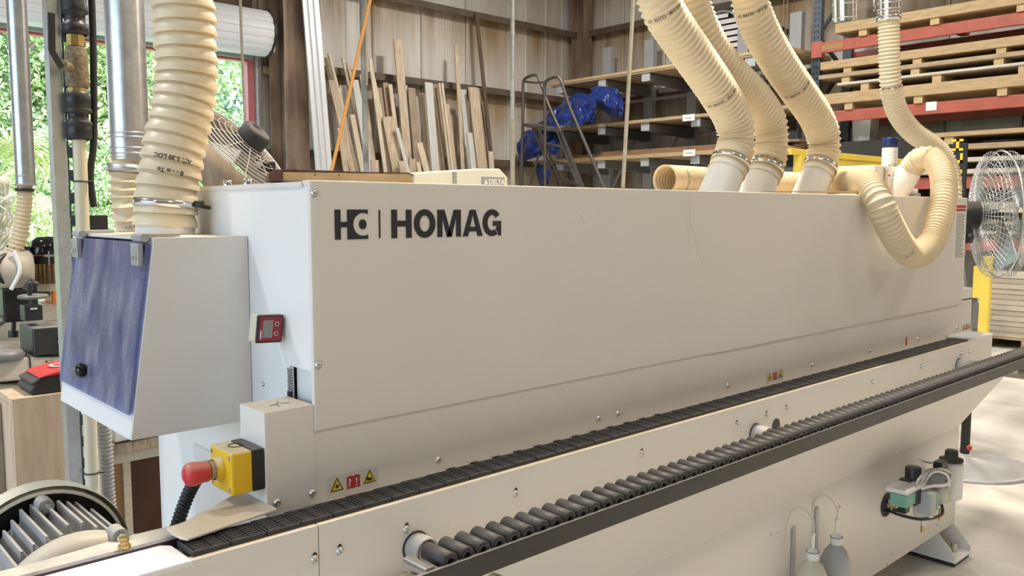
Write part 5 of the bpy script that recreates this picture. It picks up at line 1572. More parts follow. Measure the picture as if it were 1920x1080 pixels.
BOARDS = [
    ((5.403, 9.113, 3.611), (5.608, 8.944, 2.074), 0.05, 'board_b', 'thin pale batten leaning nearest the silver channel'),
    ((5.407, 9.047, 3.661), (5.702, 8.872, 2.074), 0.035, 'board_b', 'thin batten leaning second from the silver channel'),
    ((5.373, 8.933, 3.284), (5.604, 8.8, 2.069), 0.09, 'board_a', 'wide tan board just right of the silver channel'),
    ((5.705, 9.19, 3.658), (5.99, 9.018, 2.089), 0.03, 'board_b', 'slim batten behind the orange cord'),
    ((5.718, 9.073, 3.57), (5.968, 8.924, 2.221), 0.035, 'board_a', 'slim batten with its top right of the orange cord'),
    ((5.719, 9.184, 3.273), (5.888, 9.054, 2.087), 0.12, 'board_d', 'pale grey board behind the orange cord'),
    ((5.609, 8.811, 2.823), (5.714, 8.728, 2.07), 0.06, 'board_b', 'short pale batten between cord and black pole'),
    ((5.981, 9.131, 3.443), (6.076, 8.982, 2.09), 0.06, 'board_a', 'tan board half hidden by the black pole'),
    ((5.954, 8.863, 3.63), (6.064, 8.693, 2.08), 0.045, 'board_b', 'pale batten just right of the black pole'),
    ((6.079, 8.979, 3.376), (6.264, 8.838, 2.092), 0.05, 'board_b', 'pale batten second right of the black pole'),
    ((5.849, 8.634, 2.204), (5.845, 8.62, 2.07), 0.09, 'board_a', 'short tan offcut right of the black pole foot'),
    ((6.401, 9.159, 3.375), (6.474, 9.02, 2.105), 0.07, 'board_c', 'brown board with its top under the middle girt'),
    ((6.434, 9.084, 3.347), (6.519, 8.947, 2.104), 0.05, 'board_b', 'pale board beside the brown board under the girt'),
    ((6.218, 8.849, 2.842), (6.325, 8.766, 2.091), 0.14, 'board_a', 'broad short tan board with square top'),
    ((6.577, 9.085, 4.01), (6.602, 8.875, 2.104), 0.11, 'board_a', 'tallest board, its top far above the girt'),
    ((6.32, 8.759, 2.684), (6.453, 8.694, 2.093), 0.045, 'board_d', 'short greyish batten in front of the tallest board'),
    ((6.842, 9.119, 3.337), (6.847, 8.985, 2.116), 0.10, 'board_c', 'reddish brown board right of the tallest board'),
    ((6.622, 8.82, 2.258), (6.617, 8.803, 2.102), 0.09, 'board_a', 'short block-like offcut right of the tallest board'),
    ((6.727, 8.774, 2.494), (6.817, 8.732, 2.106), 0.08, 'board_b', 'short pale offcut leaning right of the reddish board'),
    ((6.618, 8.671, 2.205), (6.636, 8.659, 2.097), 0.05, 'board_b', 'smallest pale offcut right of the reddish board'),
    ((7.062, 8.984, 3.423), (7.069, 8.841, 2.118), 0.11, 'board_d', 'grey white board with ragged edge'),
    ((7.322, 9.167, 3.444), (7.343, 9.023, 2.133), 0.10, 'board_c', 'brown board behind the grey white board'),
    ((7.322, 9.059, 3.449), (7.405, 8.914, 2.131), 0.03, 'board_b', 'left one of the pale strip pair'),
    ((7.27, 8.913, 3.428), (7.342, 8.77, 2.124), 0.03, 'board_b', 'right one of the pale strip pair'),
    ((7.507, 9.099, 3.154), (7.569, 8.987, 2.139), 0.05, 'board_a', 'tan batten right of the pale strip pair'),
    ((7.689, 9.092, 4.07), (7.641, 8.879, 2.138), 0.055, 'board_a', 'tall thin batten whose top ends high on the wall'),
    ((7.706, 8.797, 2.703), (7.737, 8.735, 2.136), 0.08, 'board_d', 'short white board right of the tall thin batten'),
    ((7.913, 8.949, 3.43), (7.974, 8.808, 2.146), 0.15, 'board_a', 'broad tan board near the right end of the row'),
    ((8.21, 9.169, 3.465), (8.252, 9.026, 2.163), 0.09, 'board_c', 'brown board behind the broad tan board'),
    ((8.191, 9.192, 4.659), (8.251, 9.033, 3.21), 0.05, 'board_dark', 'dark brown strip reaching up to the upper girt'),
    ((8.241, 9.074, 3.255), (8.327, 8.954, 2.163), 0.05, 'board_a', 'tan batten at the right end of the row'),
    ((8.151, 8.804, 2.437), (8.145, 8.773, 2.15), 0.07, 'board_b', 'last short offcut at the right end of the row'),
    ((5.765, 8.974, 3.328), (5.899, 8.837, 2.08), 0.08, 'board_d', 'pale grey board between orange hose and black pole'),
    ((6.334, 9.186, 3.295), (6.385, 9.055, 2.103), 0.09, 'board_c', 'brown board behind the pale battens right of the black pole'),
    ((6.751, 9.195, 3.375), (6.831, 9.057, 2.118), 0.10, 'board_d', 'grey board behind the tallest board'),
    ((7.079, 9.185, 3.286), (7.133, 9.058, 2.127), 0.10, 'board_b', 'pale board behind the ragged grey white board'),
    ((7.634, 9.154, 3.004), (7.724, 9.06, 2.147), 0.07, 'board_c', 'brown batten behind the tall thin batten'),
    ((7.823, 9.09, 3.403), (7.832, 8.952, 2.146), 0.09, 'board_d', 'grey board behind the short white board'),
    ((5.558, 9.105, 3.212), (5.735, 8.981, 2.079), 0.07, 'board_b', 'pale board behind the orange hose low part'),
    ((5.367, 8.752, 2.621), (5.418, 8.69, 2.059), 0.06, 'board_a', 'short tan batten low beside the orange cord'),
    ((6.326, 8.671, 2.209), (6.342, 8.658, 2.088), 0.08, 'board_a', 'short tan offcut under the greyish batten'),
]
for T, B, w, mm, lab in BOARDS:
    lean('leaning_board', T, B, w * 1.3, random.uniform(0.016, 0.028), mm, lab, 'boards leaning on the back wall')

# --- silver fluted channel leaning at the column
T, B = V((4.915, 8.7, 4.505)), V((5.028, 8.6, 2.043))
d = (T - B).normalized(); F = B + d * (-B.z / d.z)
side = d.cross(V(0, -1, 0)).normalized(); n_ = side.cross(d)
n_ = n_ if n_.y < 0 else -n_
w = 0.25
prof = [(-0.5, 0), (-0.5, 0.03), (-0.36, 0.03), (-0.32, 0.008), (-0.2, 0.008), (-0.16, 0.03), (0.02, 0.03), (0.06, 0.008), (0.14, 0.008), (0.18, 0.03), (0.36, 0.03), (0.40, 0.008), (0.5, 0.008), (0.5, 0)]
o = MB().prism([F + side * a * w + n_ * h_ for a, h_ in prof], T - F).build('steel_channel', 'silver')
tag(o, 'tall silver fluted steel channel leaning beside the brown column', 'channel')

# --- poles, rope and cord hanging or standing in the middle ground
def pole(name, a, b, r, mm, label, cat, n=10):
    o = MB().tube([V(a), (V(a) + V(b)) / 2, V(b)], r, n=n).build(name, mm)
    return tag(o, label, cat)


pv2 = thing('conduit_pole', ((6.041, 6, 2.718)[0], 6.0, 0), 'straight grey conduit standing left of the rolling ladder', 'conduit')
xx = (6.041, 6, 2.718)[0]
MB().cyl((xx, 6.0, (6.041, 6, 2.582)[2]), (xx, 6.0, 6.6), 0.026, n=14).build('steel_pipe', 'galv_dull', pv2)
MB().cyl((xx, 6.0, 0), (xx, 6.0, (6.041, 6, 2.582)[2]), 0.028, n=14).build('plastic_pipe', 'pole_tan', pv2)
xx = (4.002, 6, 2.551)[0]
tag(MB().tube([(xx, 6, 0), (xx + 0.005, 6, 1.6), (xx, 6, 2.5), (xx - 0.01, 6, 3.4), (xx - 0.01, 6, 6.6)], 0.030, n=12).build('black_pole', 'pole_grey'), 'blotchy black and grey pole beside the orange cord', 'pole')
pole('rope_cord', (3.971, 5.9, 3.686), (3.966, 5.9, 2.75), 0.010, 'pole_tan', 'tan rope hanging along the blotchy pole', 'rope')
pole('drop_cable', ((7.198, 5, 3.768)[0], 5.0, 6.6), (6.869, 5, 1.766), 0.024, 'pole_tan', 'slanting tan drop pole right of the blue tarp', 'pole')
tag(MB().tube(spline([(3.895, 5, 4.988), (3.545, 5, 3.764), (3.427, 5, 3.334), (3.27, 5, 2.767), (3.137, 5, 2.279), (3.013, 5, 1.85), (2.935, 5, 1.604), (2.835, 5, 1.252), ((2.752, 5, 0.938)[0], 5.0, 0.02)], 0.1), 0.016, n=8).build('orange_air_hose', 'orange_cord'), 'orange air hose hanging diagonally before the leaning boards', 'cord')
xx = (3.406, 7.5, 3.208)[0]
tag(MB().tube(spline([(xx - 0.02, 7.5, 6.6), (3.408, 7.5, 3.662), (3.415, 7.5, 3.095), (3.422, 7.5, 2.522), (xx + 0.08, 7.5, 0.02)], 0.2), 0.016, n=8).build('pull_rope', 'pole_tan'), 'tan pull rope hanging before the roll-up door', 'rope')

# --- cream planer with grey label, behind the hood
yd = 2.2
dl = thing('planer', ((2.159, 2.2, 1.689)[0], yd + 0.2, 0), 'cream machine top with grey name plate showing over the hood', 'machine')
a, b_, c_, e_ = V((1.84, 2.2, 1.697)), V((2.274, 2.2, 1.733)), V((2.453, 2.2, 1.733)), V((2.503, 2.2, 1.692))
zl_ = 1.45
MB().prism([(a.x, yd, zl_), (e_.x, yd, zl_), (e_.x, yd, e_.z + 0.0), (c_.x - 0.01, yd, c_.z + 0.005), (b_.x, yd, b_.z), (a.x, yd, a.z)], (0, 0.45, 0)).build('top_cover', 'cream_machine', dl, 0.008)
MB().box(a.x - 0.01, e_.x - 0.3, yd - 0.012, yd, zl_ + 0.1, zl_ + 0.16).build('cover_rib', 'cream_machine', dl, 0.004)
MB().box(a.x + 0.05, e_.x - 0.05, yd + 0.02, yd + 0.43, 0, zl_).build('machine_stand', 'beige_machine', dl, 0.01)
lb = MB()
l0, l1 = (2.304, 2.19, 1.69), (2.473, 2.19, 1.649)
MB().box(l0[0], l1[0], yd - 0.006, yd, l1[2] - 0.05, l0[2]).build('label_plate', 'grey_label', dl, 0.001)
t = MB(); text_plane(t, 'DELTA', 0.040, ((2.351, 2.19, 1.649)[0], yd - 0.0075, (2.351, 2.19, 1.649)[2]), (1, 0, 0), (0, 0, 1), bold=0.0012)
t.prism([((2.32, 2.19, 1.649)[0], yd - 0.0075, (2.32, 2.19, 1.649)[2]), ((2.344, 2.19, 1.649)[0], yd - 0.0075, (2.344, 2.19, 1.649)[2]), ((2.332, 2.19, 1.676)[0], yd - 0.0075, (2.332, 2.19, 1.676)[2])], (0, 0.001, 0))
t.build('label_print', 'can_white', dl)
MB().box((2.098, 2.19, 1.673)[0], (2.121, 2.19, 1.673)[0], yd - 0.008, yd, zl_, (2.099, 2.19, 1.71)[2]).build('cover_groove', 'grey_label', dl)

# --- cantilever rack on the right wall
XA = 9.3
XC = 10.45
cr = thing('cantilever_rack', (XC, 6.2, 0), 'grey cantilever rack with lumber on its arms in the corner', 'rack')
LV = [((9.3, 7.47, 3.466)[2], 'top'), ((9.3, 7.516, 2.74)[2], 'mid'), ((9.3, 7.487, 2.217)[2], 'low')]
YA = [(9.3, 8.393, 3.523)[1], (9.3, 7.487, 3.116)[1], (9.3, 6.625, 3.039)[1], (9.3, 6.625, 3.039)[1] - 0.9, (9.3, 6.625, 3.039)[1] - 1.75]
for y in YA:
    cm = MB()
    cm.box(XC, XC + 0.10, y - 0.09, y + 0.09, 0, (10.45, 8.487, 4.043)[2] + 0.25)
    cm.build('rack_column', 'rack_grey', cr)
    for z, nm in LV:
        arm = MB().prism([(XC, y - 0.065, z - 0.10), (XC, y - 0.065, z + 0.05), (XA + 0.012, y - 0.065, z + 0.05), (XA + 0.012, y - 0.065, z - 0.05)], (0, 0.13, 0)).build('rack_arm', 'rack_grey_dark', cr)
        MB().box(XA, XA + 0.012, y - 0.075, y + 0.075, z - 0.055, z + 0.065).build('arm_end_plate', 'rack_grey', arm)
for z in (1.6, 2.7, 3.3):
    MB().box(XC + 0.02, XC + 0.06, YA[-1], YA[0], z, z + 0.05).build('rack_tie', 'rack_grey', cr)
for k in range(len(YA) - 1):
    MB().bar((XC + 0.05, YA[k], 1.7), (XC + 0.05, YA[k + 1], 3.2), 0.03, 0.03).build('rack_brace', 'rack_grey', cr)


def lumber(name, ya, yb, xa, xb, z, h, mm, label, grp, skew=0.0):
    mb = MB().prism([(xa, ya, z), (xb, ya, z), (xb + skew, yb, z), (xa + skew, yb, z)], (0, 0, h))
    return tag(mb.build(name, mm, None, 0.002), label, 'lumber', grp)


GC = 'sheets and planks on the cantilever rack'
zt_ = LV[0][0] + 0.067
lumber('plywood_sheet', 8.60, 4.3, 9.28, 10.4, zt_, 0.022, 'wood_ply', 'lower plywood sheet on the top arms of the cantilever rack', GC)
lumber('plywood_sheet', 8.60, 4.3, 9.27, 10.4, zt_ + 0.024, 0.04, 'wood_ply_b', 'upper thicker sheet on the top arms of the cantilever rack', GC)
zt_ = LV[1][0] + 0.067
lumber('plywood_sheet', 8.75, 4.3, 9.27, 10.4, zt_, 0.045, 'wood_ply', 'long sheet on the middle arms behind the blue tarp', GC)
zt_ = LV[2][0] + 0.067
lumber('plywood_sheet', 9.0, 4.3, 9.27, 10.4, zt_, 0.055, 'wood_ply_b', 'bottom sheet on the lowest arms of the cantilever rack', GC)
lumber('red_plank', 8.4, 4.9, 9.40, 9.75, zt_ + 0.06, 0.05, 'wood_ply_red', 'reddish plank on the front of the lowest arms', GC)
lumber('red_plank', 8.1, 4.5, 9.80, 10.3, zt_ + 0.06, 0.085, 'wood_ply', 'brown plank behind the reddish plank on the lowest arms', GC)
lumber('red_plank', 7.6, 4.2, 9.42, 9.80, zt_ + 0.112, 0.03, 'wood_ply_red', 'thin reddish plank lying on top of the lowest arms load', GC)
for nm, p, z in [('upper', (9.26, 5.808, 2.8), 0), ('lower', (9.26, 5.788, 2.306), 0)]:
    o = MB().box(9.245, 9.262, p[1] - 0.10, p[1] + 0.10, p[2] - 0.035, p[2] + 0.055).build('size_tag', 'tag_daylight_white')
    tag(o, 'white paper tag on the %s shelf edge of the cantilever rack' % nm, 'tag', 'paper tags on the cantilever rack')
    MB().box(9.2425, 9.2445, p[1] - 0.06, p[1] + 0.06, p[2] + 0.0, p[2] + 0.01).build('tag_print', 'print_grey', o)

# --- blue tarp: crumpled sheet over the middle and lower arms
def cloth(name, grid, nu, nv, amp, seed, mm, parent=None, th=0.006):
    """sheet through a grid of control points, with creases"""
    R_ = random.Random(seed)
    ph = [R_.uniform(0, 6) for _ in range(12)]
    rows = [spline_n(r, nu) for r in grid]
    cols = []
    for i in range(nu):
        cols.append(spline_n([r[i] for r in rows], nv))
    vs = []
    for j in range(nv):
        for i in range(nu):
            p = cols[i][j]
            a = amp * (abs(math.sin(i * 0.42 + ph[0] + j * 0.13)) * 0.9 + abs(math.sin(i * 0.17 - j * 0.31 + ph[1])) * 0.7 + 0.35 * math.sin(j * 0.55 + i * 0.6 + ph[2]) - 0.8)
            vs.append(p + V(-0.7, -0.7, 0.25) * a)
    fs = [(j * nu + i, j * nu + i + 1, (j + 1) * nu + i + 1, (j + 1) * nu + i) for j in range(nv - 1) for i in range(nu - 1)]
    mb = MB().add(vs, fs, False)
    o = mb.build(name, mm, parent)
    s = o.modifiers.new('thick', 'SOLIDIFY')
    s.thickness = th
    return o


def spline_n(pts, n):
    P = [V(p) for p in pts]
    if len(P) == 2:
        return [P[0].lerp(P[1], i / (n - 1)) for i in range(n)]
    P = [P[0] * 2 - P[1]] + P + [P[-1] * 2 - P[-2]]
    m_ = len(P) - 3
    out = []
    for i in range(n):
        u = min(i / (n - 1) * m_, m_ - 1e-6)
        k = int(u); t = u - k
        p0, p1, p2, p3 = P[k:k + 4]
        out.append(0.5 * ((2 * p1) + (p2 - p0) * t + (2 * p0 - 5 * p1 + 4 * p2 - p3) * t * t + (3 * p1 - p0 - 3 * p2 + p3) * t ** 3))
    return out


tp = thing('blue_tarp', (9.3, 8.028, 2.656), 'crumpled blue tarp draped over the cantilever rack arms', 'tarp')
cloth('tarp_fold', [[(9.25, 8.902, 2.92), (9.25, 8.464, 3.156), (9.25, 8.046, 3.347), (9.2, 7.578, 3.312)],
                    [(9, 8.582, 2.845), (9, 8.157, 2.967), (9, 7.695, 3.11), (9, 7.331, 3.11)],
                    [(8.95, 8.408, 2.813), (8.9, 7.976, 2.813), (8.9, 7.544, 2.83), (8.95, 7.348, 2.851)]], 30, 22, 0.08, 3, 'tarp', tp)
cloth('tarp_fold', [[(9.25, 7.691, 3.411), (9.2, 7.436, 3.412), (9.2, 7.166, 3.359), (9.25, 7.037, 3.231)],
                    [(9.1, 7.454, 3.218), (9, 7.202, 3.146), (9, 6.97, 3.085), (9.1, 6.877, 3.006)],
                    [(9.15, 7.354, 3.052), (9.1, 7.18, 2.953), (9.1, 7.021, 2.9), (9.15, 6.948, 2.882)]], 22, 22, 0.05, 5, 'tarp', tp)
cloth('tarp_fold', [[(9.2, 9.109, 2.842), (9.2, 8.85, 2.86), (9.2, 8.535, 2.82), (9.25, 8.339, 2.741)],
                    [(9.1, 9.201, 2.645), (9, 8.77, 2.667), (9, 8.433, 2.621), (9.1, 8.216, 2.554)],
                    [(9.05, 9.121, 2.442), (8.95, 8.718, 2.462), (9, 8.457, 2.46), (9.1, 8.239, 2.419)],
                    [(9.1, 9.016, 2.332), (9, 8.731, 2.351), (9.05, 8.631, 2.401), (9.1, 8.557, 2.417)]], 30, 30, 0.07, 9, 'tarp', tp)
cloth('tarp_fold', [[(9.2, 8.848, 2.303), (9.2, 8.657, 2.251), (9.2, 8.507, 2.245)], [(9.2, 8.835, 2.125), (9.1, 8.556, 2.069), (9.2, 8.506, 2.088)], [(9.25, 8.834, 1.948), (9.2, 8.656, 1.898), (9.25, 8.605, 1.942)]], 12, 14, 0.03, 4, 'tarp', tp)
cloth('tarp_fold', [[(9.35, 8.138, 3.152), (9.35, 7.904, 3.09), (9.35, 7.709, 3.007)], [(9.3, 8.125, 2.96), (9.25, 7.811, 2.924), (9.3, 7.618, 2.896)]], 14, 10, 0.05, 6, 'tarp', tp)

# --- rolling ladder
lx = 7.9
la = thing('rolling_ladder', (7.9, 6.912, 1.236), 'dark steel rolling ladder with hoop handrails before the cantilever rack', 'ladder')
def ltube(pts, r, nm, mm='ladder_steel'):
    MB().tube(spline(pts, 0.06), r, n=8).build(nm, mm, la)


def ext(a, b, z=0.0):
    a, b = V(a), V(b)
    return a + (b - a) * ((z - a.z) / (b.z - a.z))


ltube([(7.9, 7.853, 1.301), (7.9, 7.797, 2.749), (7.9, 7.787, 3.353), (7.9, 7.741, 3.433), (7.9, 7.539, 3.463), (7.9, 7.44, 3.376), (7.9, 7.242, 2.98), (7.9, 6.943, 2.495), (7.9, 6.59, 1.831), ext((7.9, 6.943, 2.495), (7.9, 6.59, 1.831), 0.3)], 0.022, 'handrail')
ltube([(7.6, 7.019, 1.314), (7.6, 7.025, 2.644), (7.6, 7.039, 3.192), (7.6, 7.008, 3.283), (7.6, 6.823, 3.32), (7.6, 6.721, 3.251), (7.6, 6.559, 2.895), (7.6, 6.262, 2.381), (7.6, 5.937, 1.812), ext((7.6, 6.262, 2.381), (7.6, 5.937, 1.812), 0.3)], 0.022, 'handrail')
ltube([(7.9, 7.787, 3.399), (7.9, 7.572, 3.353), (7.6, 7.029, 3.271)], 0.014, 'rail_tie')
s0, s1_ = (7.9, 7.593, 2.742), (7.9, 7.043, 1.84)
for (a, b2, nm) in [(((7.9, 7.593, 2.742)), (7.9, 7.064, 1.841), 'stringer'), ((7.9, 7.503, 2.736), (7.9, 6.959, 1.839), 'stringer'), ((7.6, 6.798, 2.628), (7.6, 6.372, 1.821), 'stringer'), ((7.6, 6.736, 2.581), (7.6, 6.314, 1.82), 'stringer')]:
    f_ = ext(a, b2, 0.1)
    MB().bar(a, f_, 0.02, 0.05).build(nm, 'ladder_steel', la)
A0, B0 = V((7.9, 7.526, 2.737)), ext((7.9, 7.526, 2.737), (7.9, 6.98, 1.839), 0.1)
A1, B1 = V((7.6, 6.767, 2.604)), ext((7.6, 6.767, 2.604), (7.6, 6.333, 1.82), 0.1)
for k in range(1, 10):
    MB().bar(A0.lerp(B0, k / 10), A1.lerp(B1, k / 10), 0.12, 0.025).build('step', 'ladder_steel', la)
P0, P1, P2, P3 = V((7.9, 7.82, 2.751)), V((7.9, 7.503, 2.728)), V((7.6, 6.736, 2.581)), V((7.6, 7.025, 2.6))
MB().prism([P0, P1, P2, P3], (0, 0, 0.04)).build('platform', 'ladder_steel', la)
ltube([(7.9, 7.503, 2.682), (7.9, 7.35, 2.778), (7.9, 7.199, 2.826)], 0.016, 'brace')
ltube([(7.6, 6.716, 2.579), (7.6, 6.576, 2.669), (7.6, 6.459, 2.731)], 0.016, 'brace')
ltube([(7.9, 7.457, 2.311), (7.9, 7.647, 1.853), ext((7.9, 7.457, 2.311), (7.9, 7.647, 1.853), 0.3)], 0.018, 'brace')

# --- pallet rack with red beams
XP, XQ = 9.7, 10.55
YU = (9.7, 4.136, 3.193)[1]
pr = thing('pallet_rack', (XP, 1.5, 0), 'tall pallet rack with red beams and dark blue uprights', 'rack')
for xx in (XP, XQ):
    up_ = MB().box(xx - 0.04, xx + 0.04, YU - 0.06, YU + 0.06, 0, 6.0).build('upright', 'rack_blue', pr)
    if xx == XP:
        hm = shared(MB().prism([V(-0.0415, 0.012 * math.cos(k * PI / 4), 0.018 * math.sin(k * PI / 4)) for k in range(8)], (0.001, 0, 0)), 'upright_hole', 'black_plastic')
        for k in range(50):
            for s in (-1, 1):
                put('upright_hole', hm, up_, (xx, YU + s * 0.022, 2.0 + k * 0.075))
for y in (-2.6,):
    for xx in (XP, XQ):
        MB().box(xx - 0.04, xx + 0.04, y - 0.06, y + 0.06, 0, 6.0).build('upright', 'rack_blue', pr)
for z0_ in (0.4, 1.6, 2.8, 3.75, 4.6):
    MB().bar((XP, YU, z0_), (XQ, YU, z0_ + 0.75), 0.04, 0.04).build('upright_brace', 'rack_blue', pr)
    MB().bar((XQ, YU, z0_ - 0.4), (XP, YU, z0_), 0.04, 0.04).build('upright_brace', 'rack_blue', pr)
ZB_ = [(9.7, 4.081, 3.512)[2], (9.7, 3.904, 2.628)[2], (9.7, 1.763, 1.754)[2], (9.7, 1.728, 1.044)[2], (9.7, 4.081, 3.512)[2] + 1.0]
BH = 0.135
for k, zb2 in enumerate(ZB_):
    for xx in (XP - 0.05, XQ + 0.05):
        if k == 4 and xx < XQ: pass
        bm_ = MB().box(xx - 0.025, xx + 0.025, -2.55, YU - 0.06, zb2, zb2 + BH).build('beam', 'rack_red', pr, 0.006)
        if xx < XQ:
            MB().box(xx - 0.03, xx + 0.05, YU - 0.10, YU + 0.045, zb2 - 0.05, zb2 + BH + 0.02).build('beam_bracket', 'rack_red', pr, 0.004)
MB().box(XP - 0.0785, XP - 0.076, (9.62, 3.9, 3.624)[1] - 0.15, (9.62, 3.9, 3.624)[1] + 0.15, ZB_[0] + 0.03, ZB_[0] + 0.10).build('beam_sticker', 'tan_laminate', pr)
pq = (9.62, 2.651, 2.719)
MB().box(XP - 0.0785, XP - 0.076, pq[1] - 0.06, pq[1] + 0.06, pq[2] - 0.05, pq[2] + 0.05).build('beam_tag', 'tag_daylight_white', pr)

GP = 'sheet stacks on the pallet rack'
GB = 'spacer blocks on the pallet rack'


def load(zb2, items, lab):
    z = zb2 + BH + 0.001
    for i, (gap, h_, ya, mm, nm) in enumerate(items):
        if gap:
            for j, y in enumerate([ya - 0.35, ya - 1.2, ya - 2.1, ya - 3.0]):
                o = MB().box(XP - 0.1, XQ, y - 0.05, y + 0.05, z, z + gap).build('spacer_block', 'wood_pine')
                tag(o, '%s spacer from the upright, under the %s' % (['first', 'second', 'third', 'fourth'][j], nm), 'block', GB)
            z += gap + 0.001
        tag(MB().box(XP - 0.12, XQ - 0.02, -2.3, ya, z, z + h_).build('sheet_stack', mm, None, 0.003), nm, 'lumber', GP)
        z += h_ + 0.002


y1 = YU - 0.09
load(ZB_[0], [(0.075, 0.115, y1 - 0.2, 'wood_ply_b', 'plywood pack lying on the upper red beams')], '')
load(ZB_[1], [(0.085, 0.13, y1 - 0.05, 'wood_ply_b', 'lowest pack on the second red beams'), (0.09, 0.03, y1 - 0.25, 'wood_ply_pale', 'white sheet on the second red beams'),
              (0.07, 0.05, y1 + 0.0, 'wood_ply', 'brown sheets above the white sheet'), (0.06, 0.10, y1 - 0.02, 'wood_ply_b', 'topmost pack on the second red beams')], '')
y2 = 2.78
load(ZB_[2], [(0.03, 0.05, y2, 'wood_ply_pale', 'lowest pale sheets on the third red beams'), (0.08, 0.05, y2 - 0.05, 'wood_ply_pale', 'middle pale sheets on the third red beams'),
              (0.09, 0.06, y2, 'wood_ply', 'upper brown sheets on the third red beams'), (0.09, 0.05, y2, 'wood_ply_b', 'topmost tan sheets on the third red beams')], '')
load(ZB_[3], [(0.06, 0.03, y2, 'wood_ply_pale', 'lowest sheets on the fourth red beams'), (0.08, 0.03, y2, 'wood_ply', 'second sheets on the fourth red beams'), (0.09, 0.12, y2, 'wood_ply_pale', 'pale pack on the fourth red beams')], '')
wb_ = MB().lathe([(0.15, 0), (0.18, 0.36), (0.185, 0.37), (0, 0.37)], ((10.20, 3.695, 2.426)[0], (10.20, 3.695, 2.426)[1], (10.20, 3.693, 2.384)[2]), n=4, smooth=False)
tag(wb_.build('white_tub', 'can_white'), 'white square tub under the second red beams', 'tub')
tag(MB().box(XP + 0.1, XQ, 2.9, YU - 0.2, 0.0, (10.20, 3.693, 2.384)[2] - 0.002).build('steel_cabinet', 'rail_black'), 'dark cabinet at the foot of the pallet rack under the white tub', 'cabinet')

# --- stack of boards on a pallet at the right edge
ps = thing('pallet', (9.966, 1.786, 0), 'wooden pallet under the stack of boards at right', 'pallet')
px0, py0 = 9.35, 1.0
pz = 0.14
for y in (1.02, 1.45, 1.88):
    MB().box(px0, px0 + 1.1, y - 0.05, y + 0.05, 0.0, 0.10).build('stringer', 'wood_ply', ps)
for k in range(6):
    MB().box(px0 + k * 0.2, px0 + k * 0.2 + 0.12, 0.95, 1.95, 0.101, 0.13).build('deck_board', 'wood_ply_b', ps)
zz_ = 0.132
for k in range(11):
    h_ = 0.058
    o = MB().box(px0 - 0.02 + random.uniform(-0.01, 0.01), px0 + 1.05, 0.96 + random.uniform(-0.02, 0.02), 1.93 + random.uniform(-0.02, 0.02), zz_, zz_ + h_ - 0.004).build('stacked_board', ['stack_a', 'stack_b', 'stack_a'][k % 3], None, 0.003)
    tag(o, 'board layer number %s from the bottom of the pallet stack' % ['one', 'two', 'three', 'four', 'five', 'six', 'seven', 'eight', 'nine', 'ten', 'eleven'][k], 'board', 'boards stacked on the pallet')
    zz_ += h_
o = MB().box(px0 - 0.02, px0 + 0.5, 1.45, 1.98, zz_, zz_ + 0.06).build('offcut_block', 'wood_ply_pale', None, 0.004)
tag(o, 'pale board piece on top of the pallet stack', 'board')
o = MB().box(px0 + 0.1, px0 + 0.25, 1.25, 1.40, zz_, zz_ + 0.08).build('brown_block', 'wood_ply_red', None, 0.01)
tag(o, 'reddish brown block on top of the pallet stack', 'block')

# --- yellow guard frame behind the machine
yf = thing('yellow_guard_rail', ((7.155, 2.6, 1.993)[0], 2.6, 0), 'yellow steel guard frame behind the hood', 'frame')
f0, f1 = V((6.323, 2.6, 2.051)), V((8.266, 2.6, 2.156))
ft_ = f0.z + 0.015
MB().box(f0.x, f1.x + 1.4, 2.57, 2.63, ft_ - 0.055, ft_).build('top_rail', 'safety_yellow', yf, 0.004)
for px_ in ((6.529, 2.6, 1.968)[0], (7.745, 2.6, 2.017)[0] + 0.9):
    MB().box(px_ - 0.04, px_ + 0.04, 2.56, 2.64, 0, ft_ - 0.056).build('post', 'safety_yellow', yf, 0.004)
MB().prism([(f0.x + 0.3, 2.60, ft_ - 0.056), (f1.x + 0.5, 2.60, ft_ - 0.056), (f1.x + 0.5, 2.60, ft_ - 0.085), (f0.x + 0.9, 2.60, ft_ - 0.135)], (0, 0.02, 0)).build('gusset_plate', 'safety_yellow', yf)
MB().bar(((7.672, 2.6, 2.036)[0], 2.6, ft_ - 0.12), ((7.672, 2.6, 2.036)[0], 2.6, 0), 0.05, 0.05).build('post', 'safety_yellow', yf, 0.004)
xq = (8.5, 1.597, 0.612)
gp = thing('guard_post', (8.5, xq[1], 0), 'yellow guard post standing right of the machine end', 'post')
MB().box(8.47, 8.54, xq[1] - 0.04, xq[1] + 0.05, 0, (8.5, 1.617, 1.044)[2]).build('post', 'safety_yellow', gp, 0.004)
MB().box(8.42, 8.58, xq[1] - 0.08, xq[1] + 0.08, 0, 0.012).build('base_plate', 'safety_yellow', gp)
MB().box(8.54, 8.60, xq[1] + 0.06, xq[1] + 0.14, (8.5, 1.647, 0.609)[2], (8.5, 1.662, 0.934)[2]).build('post_latch', 'safety_yellow', gp)

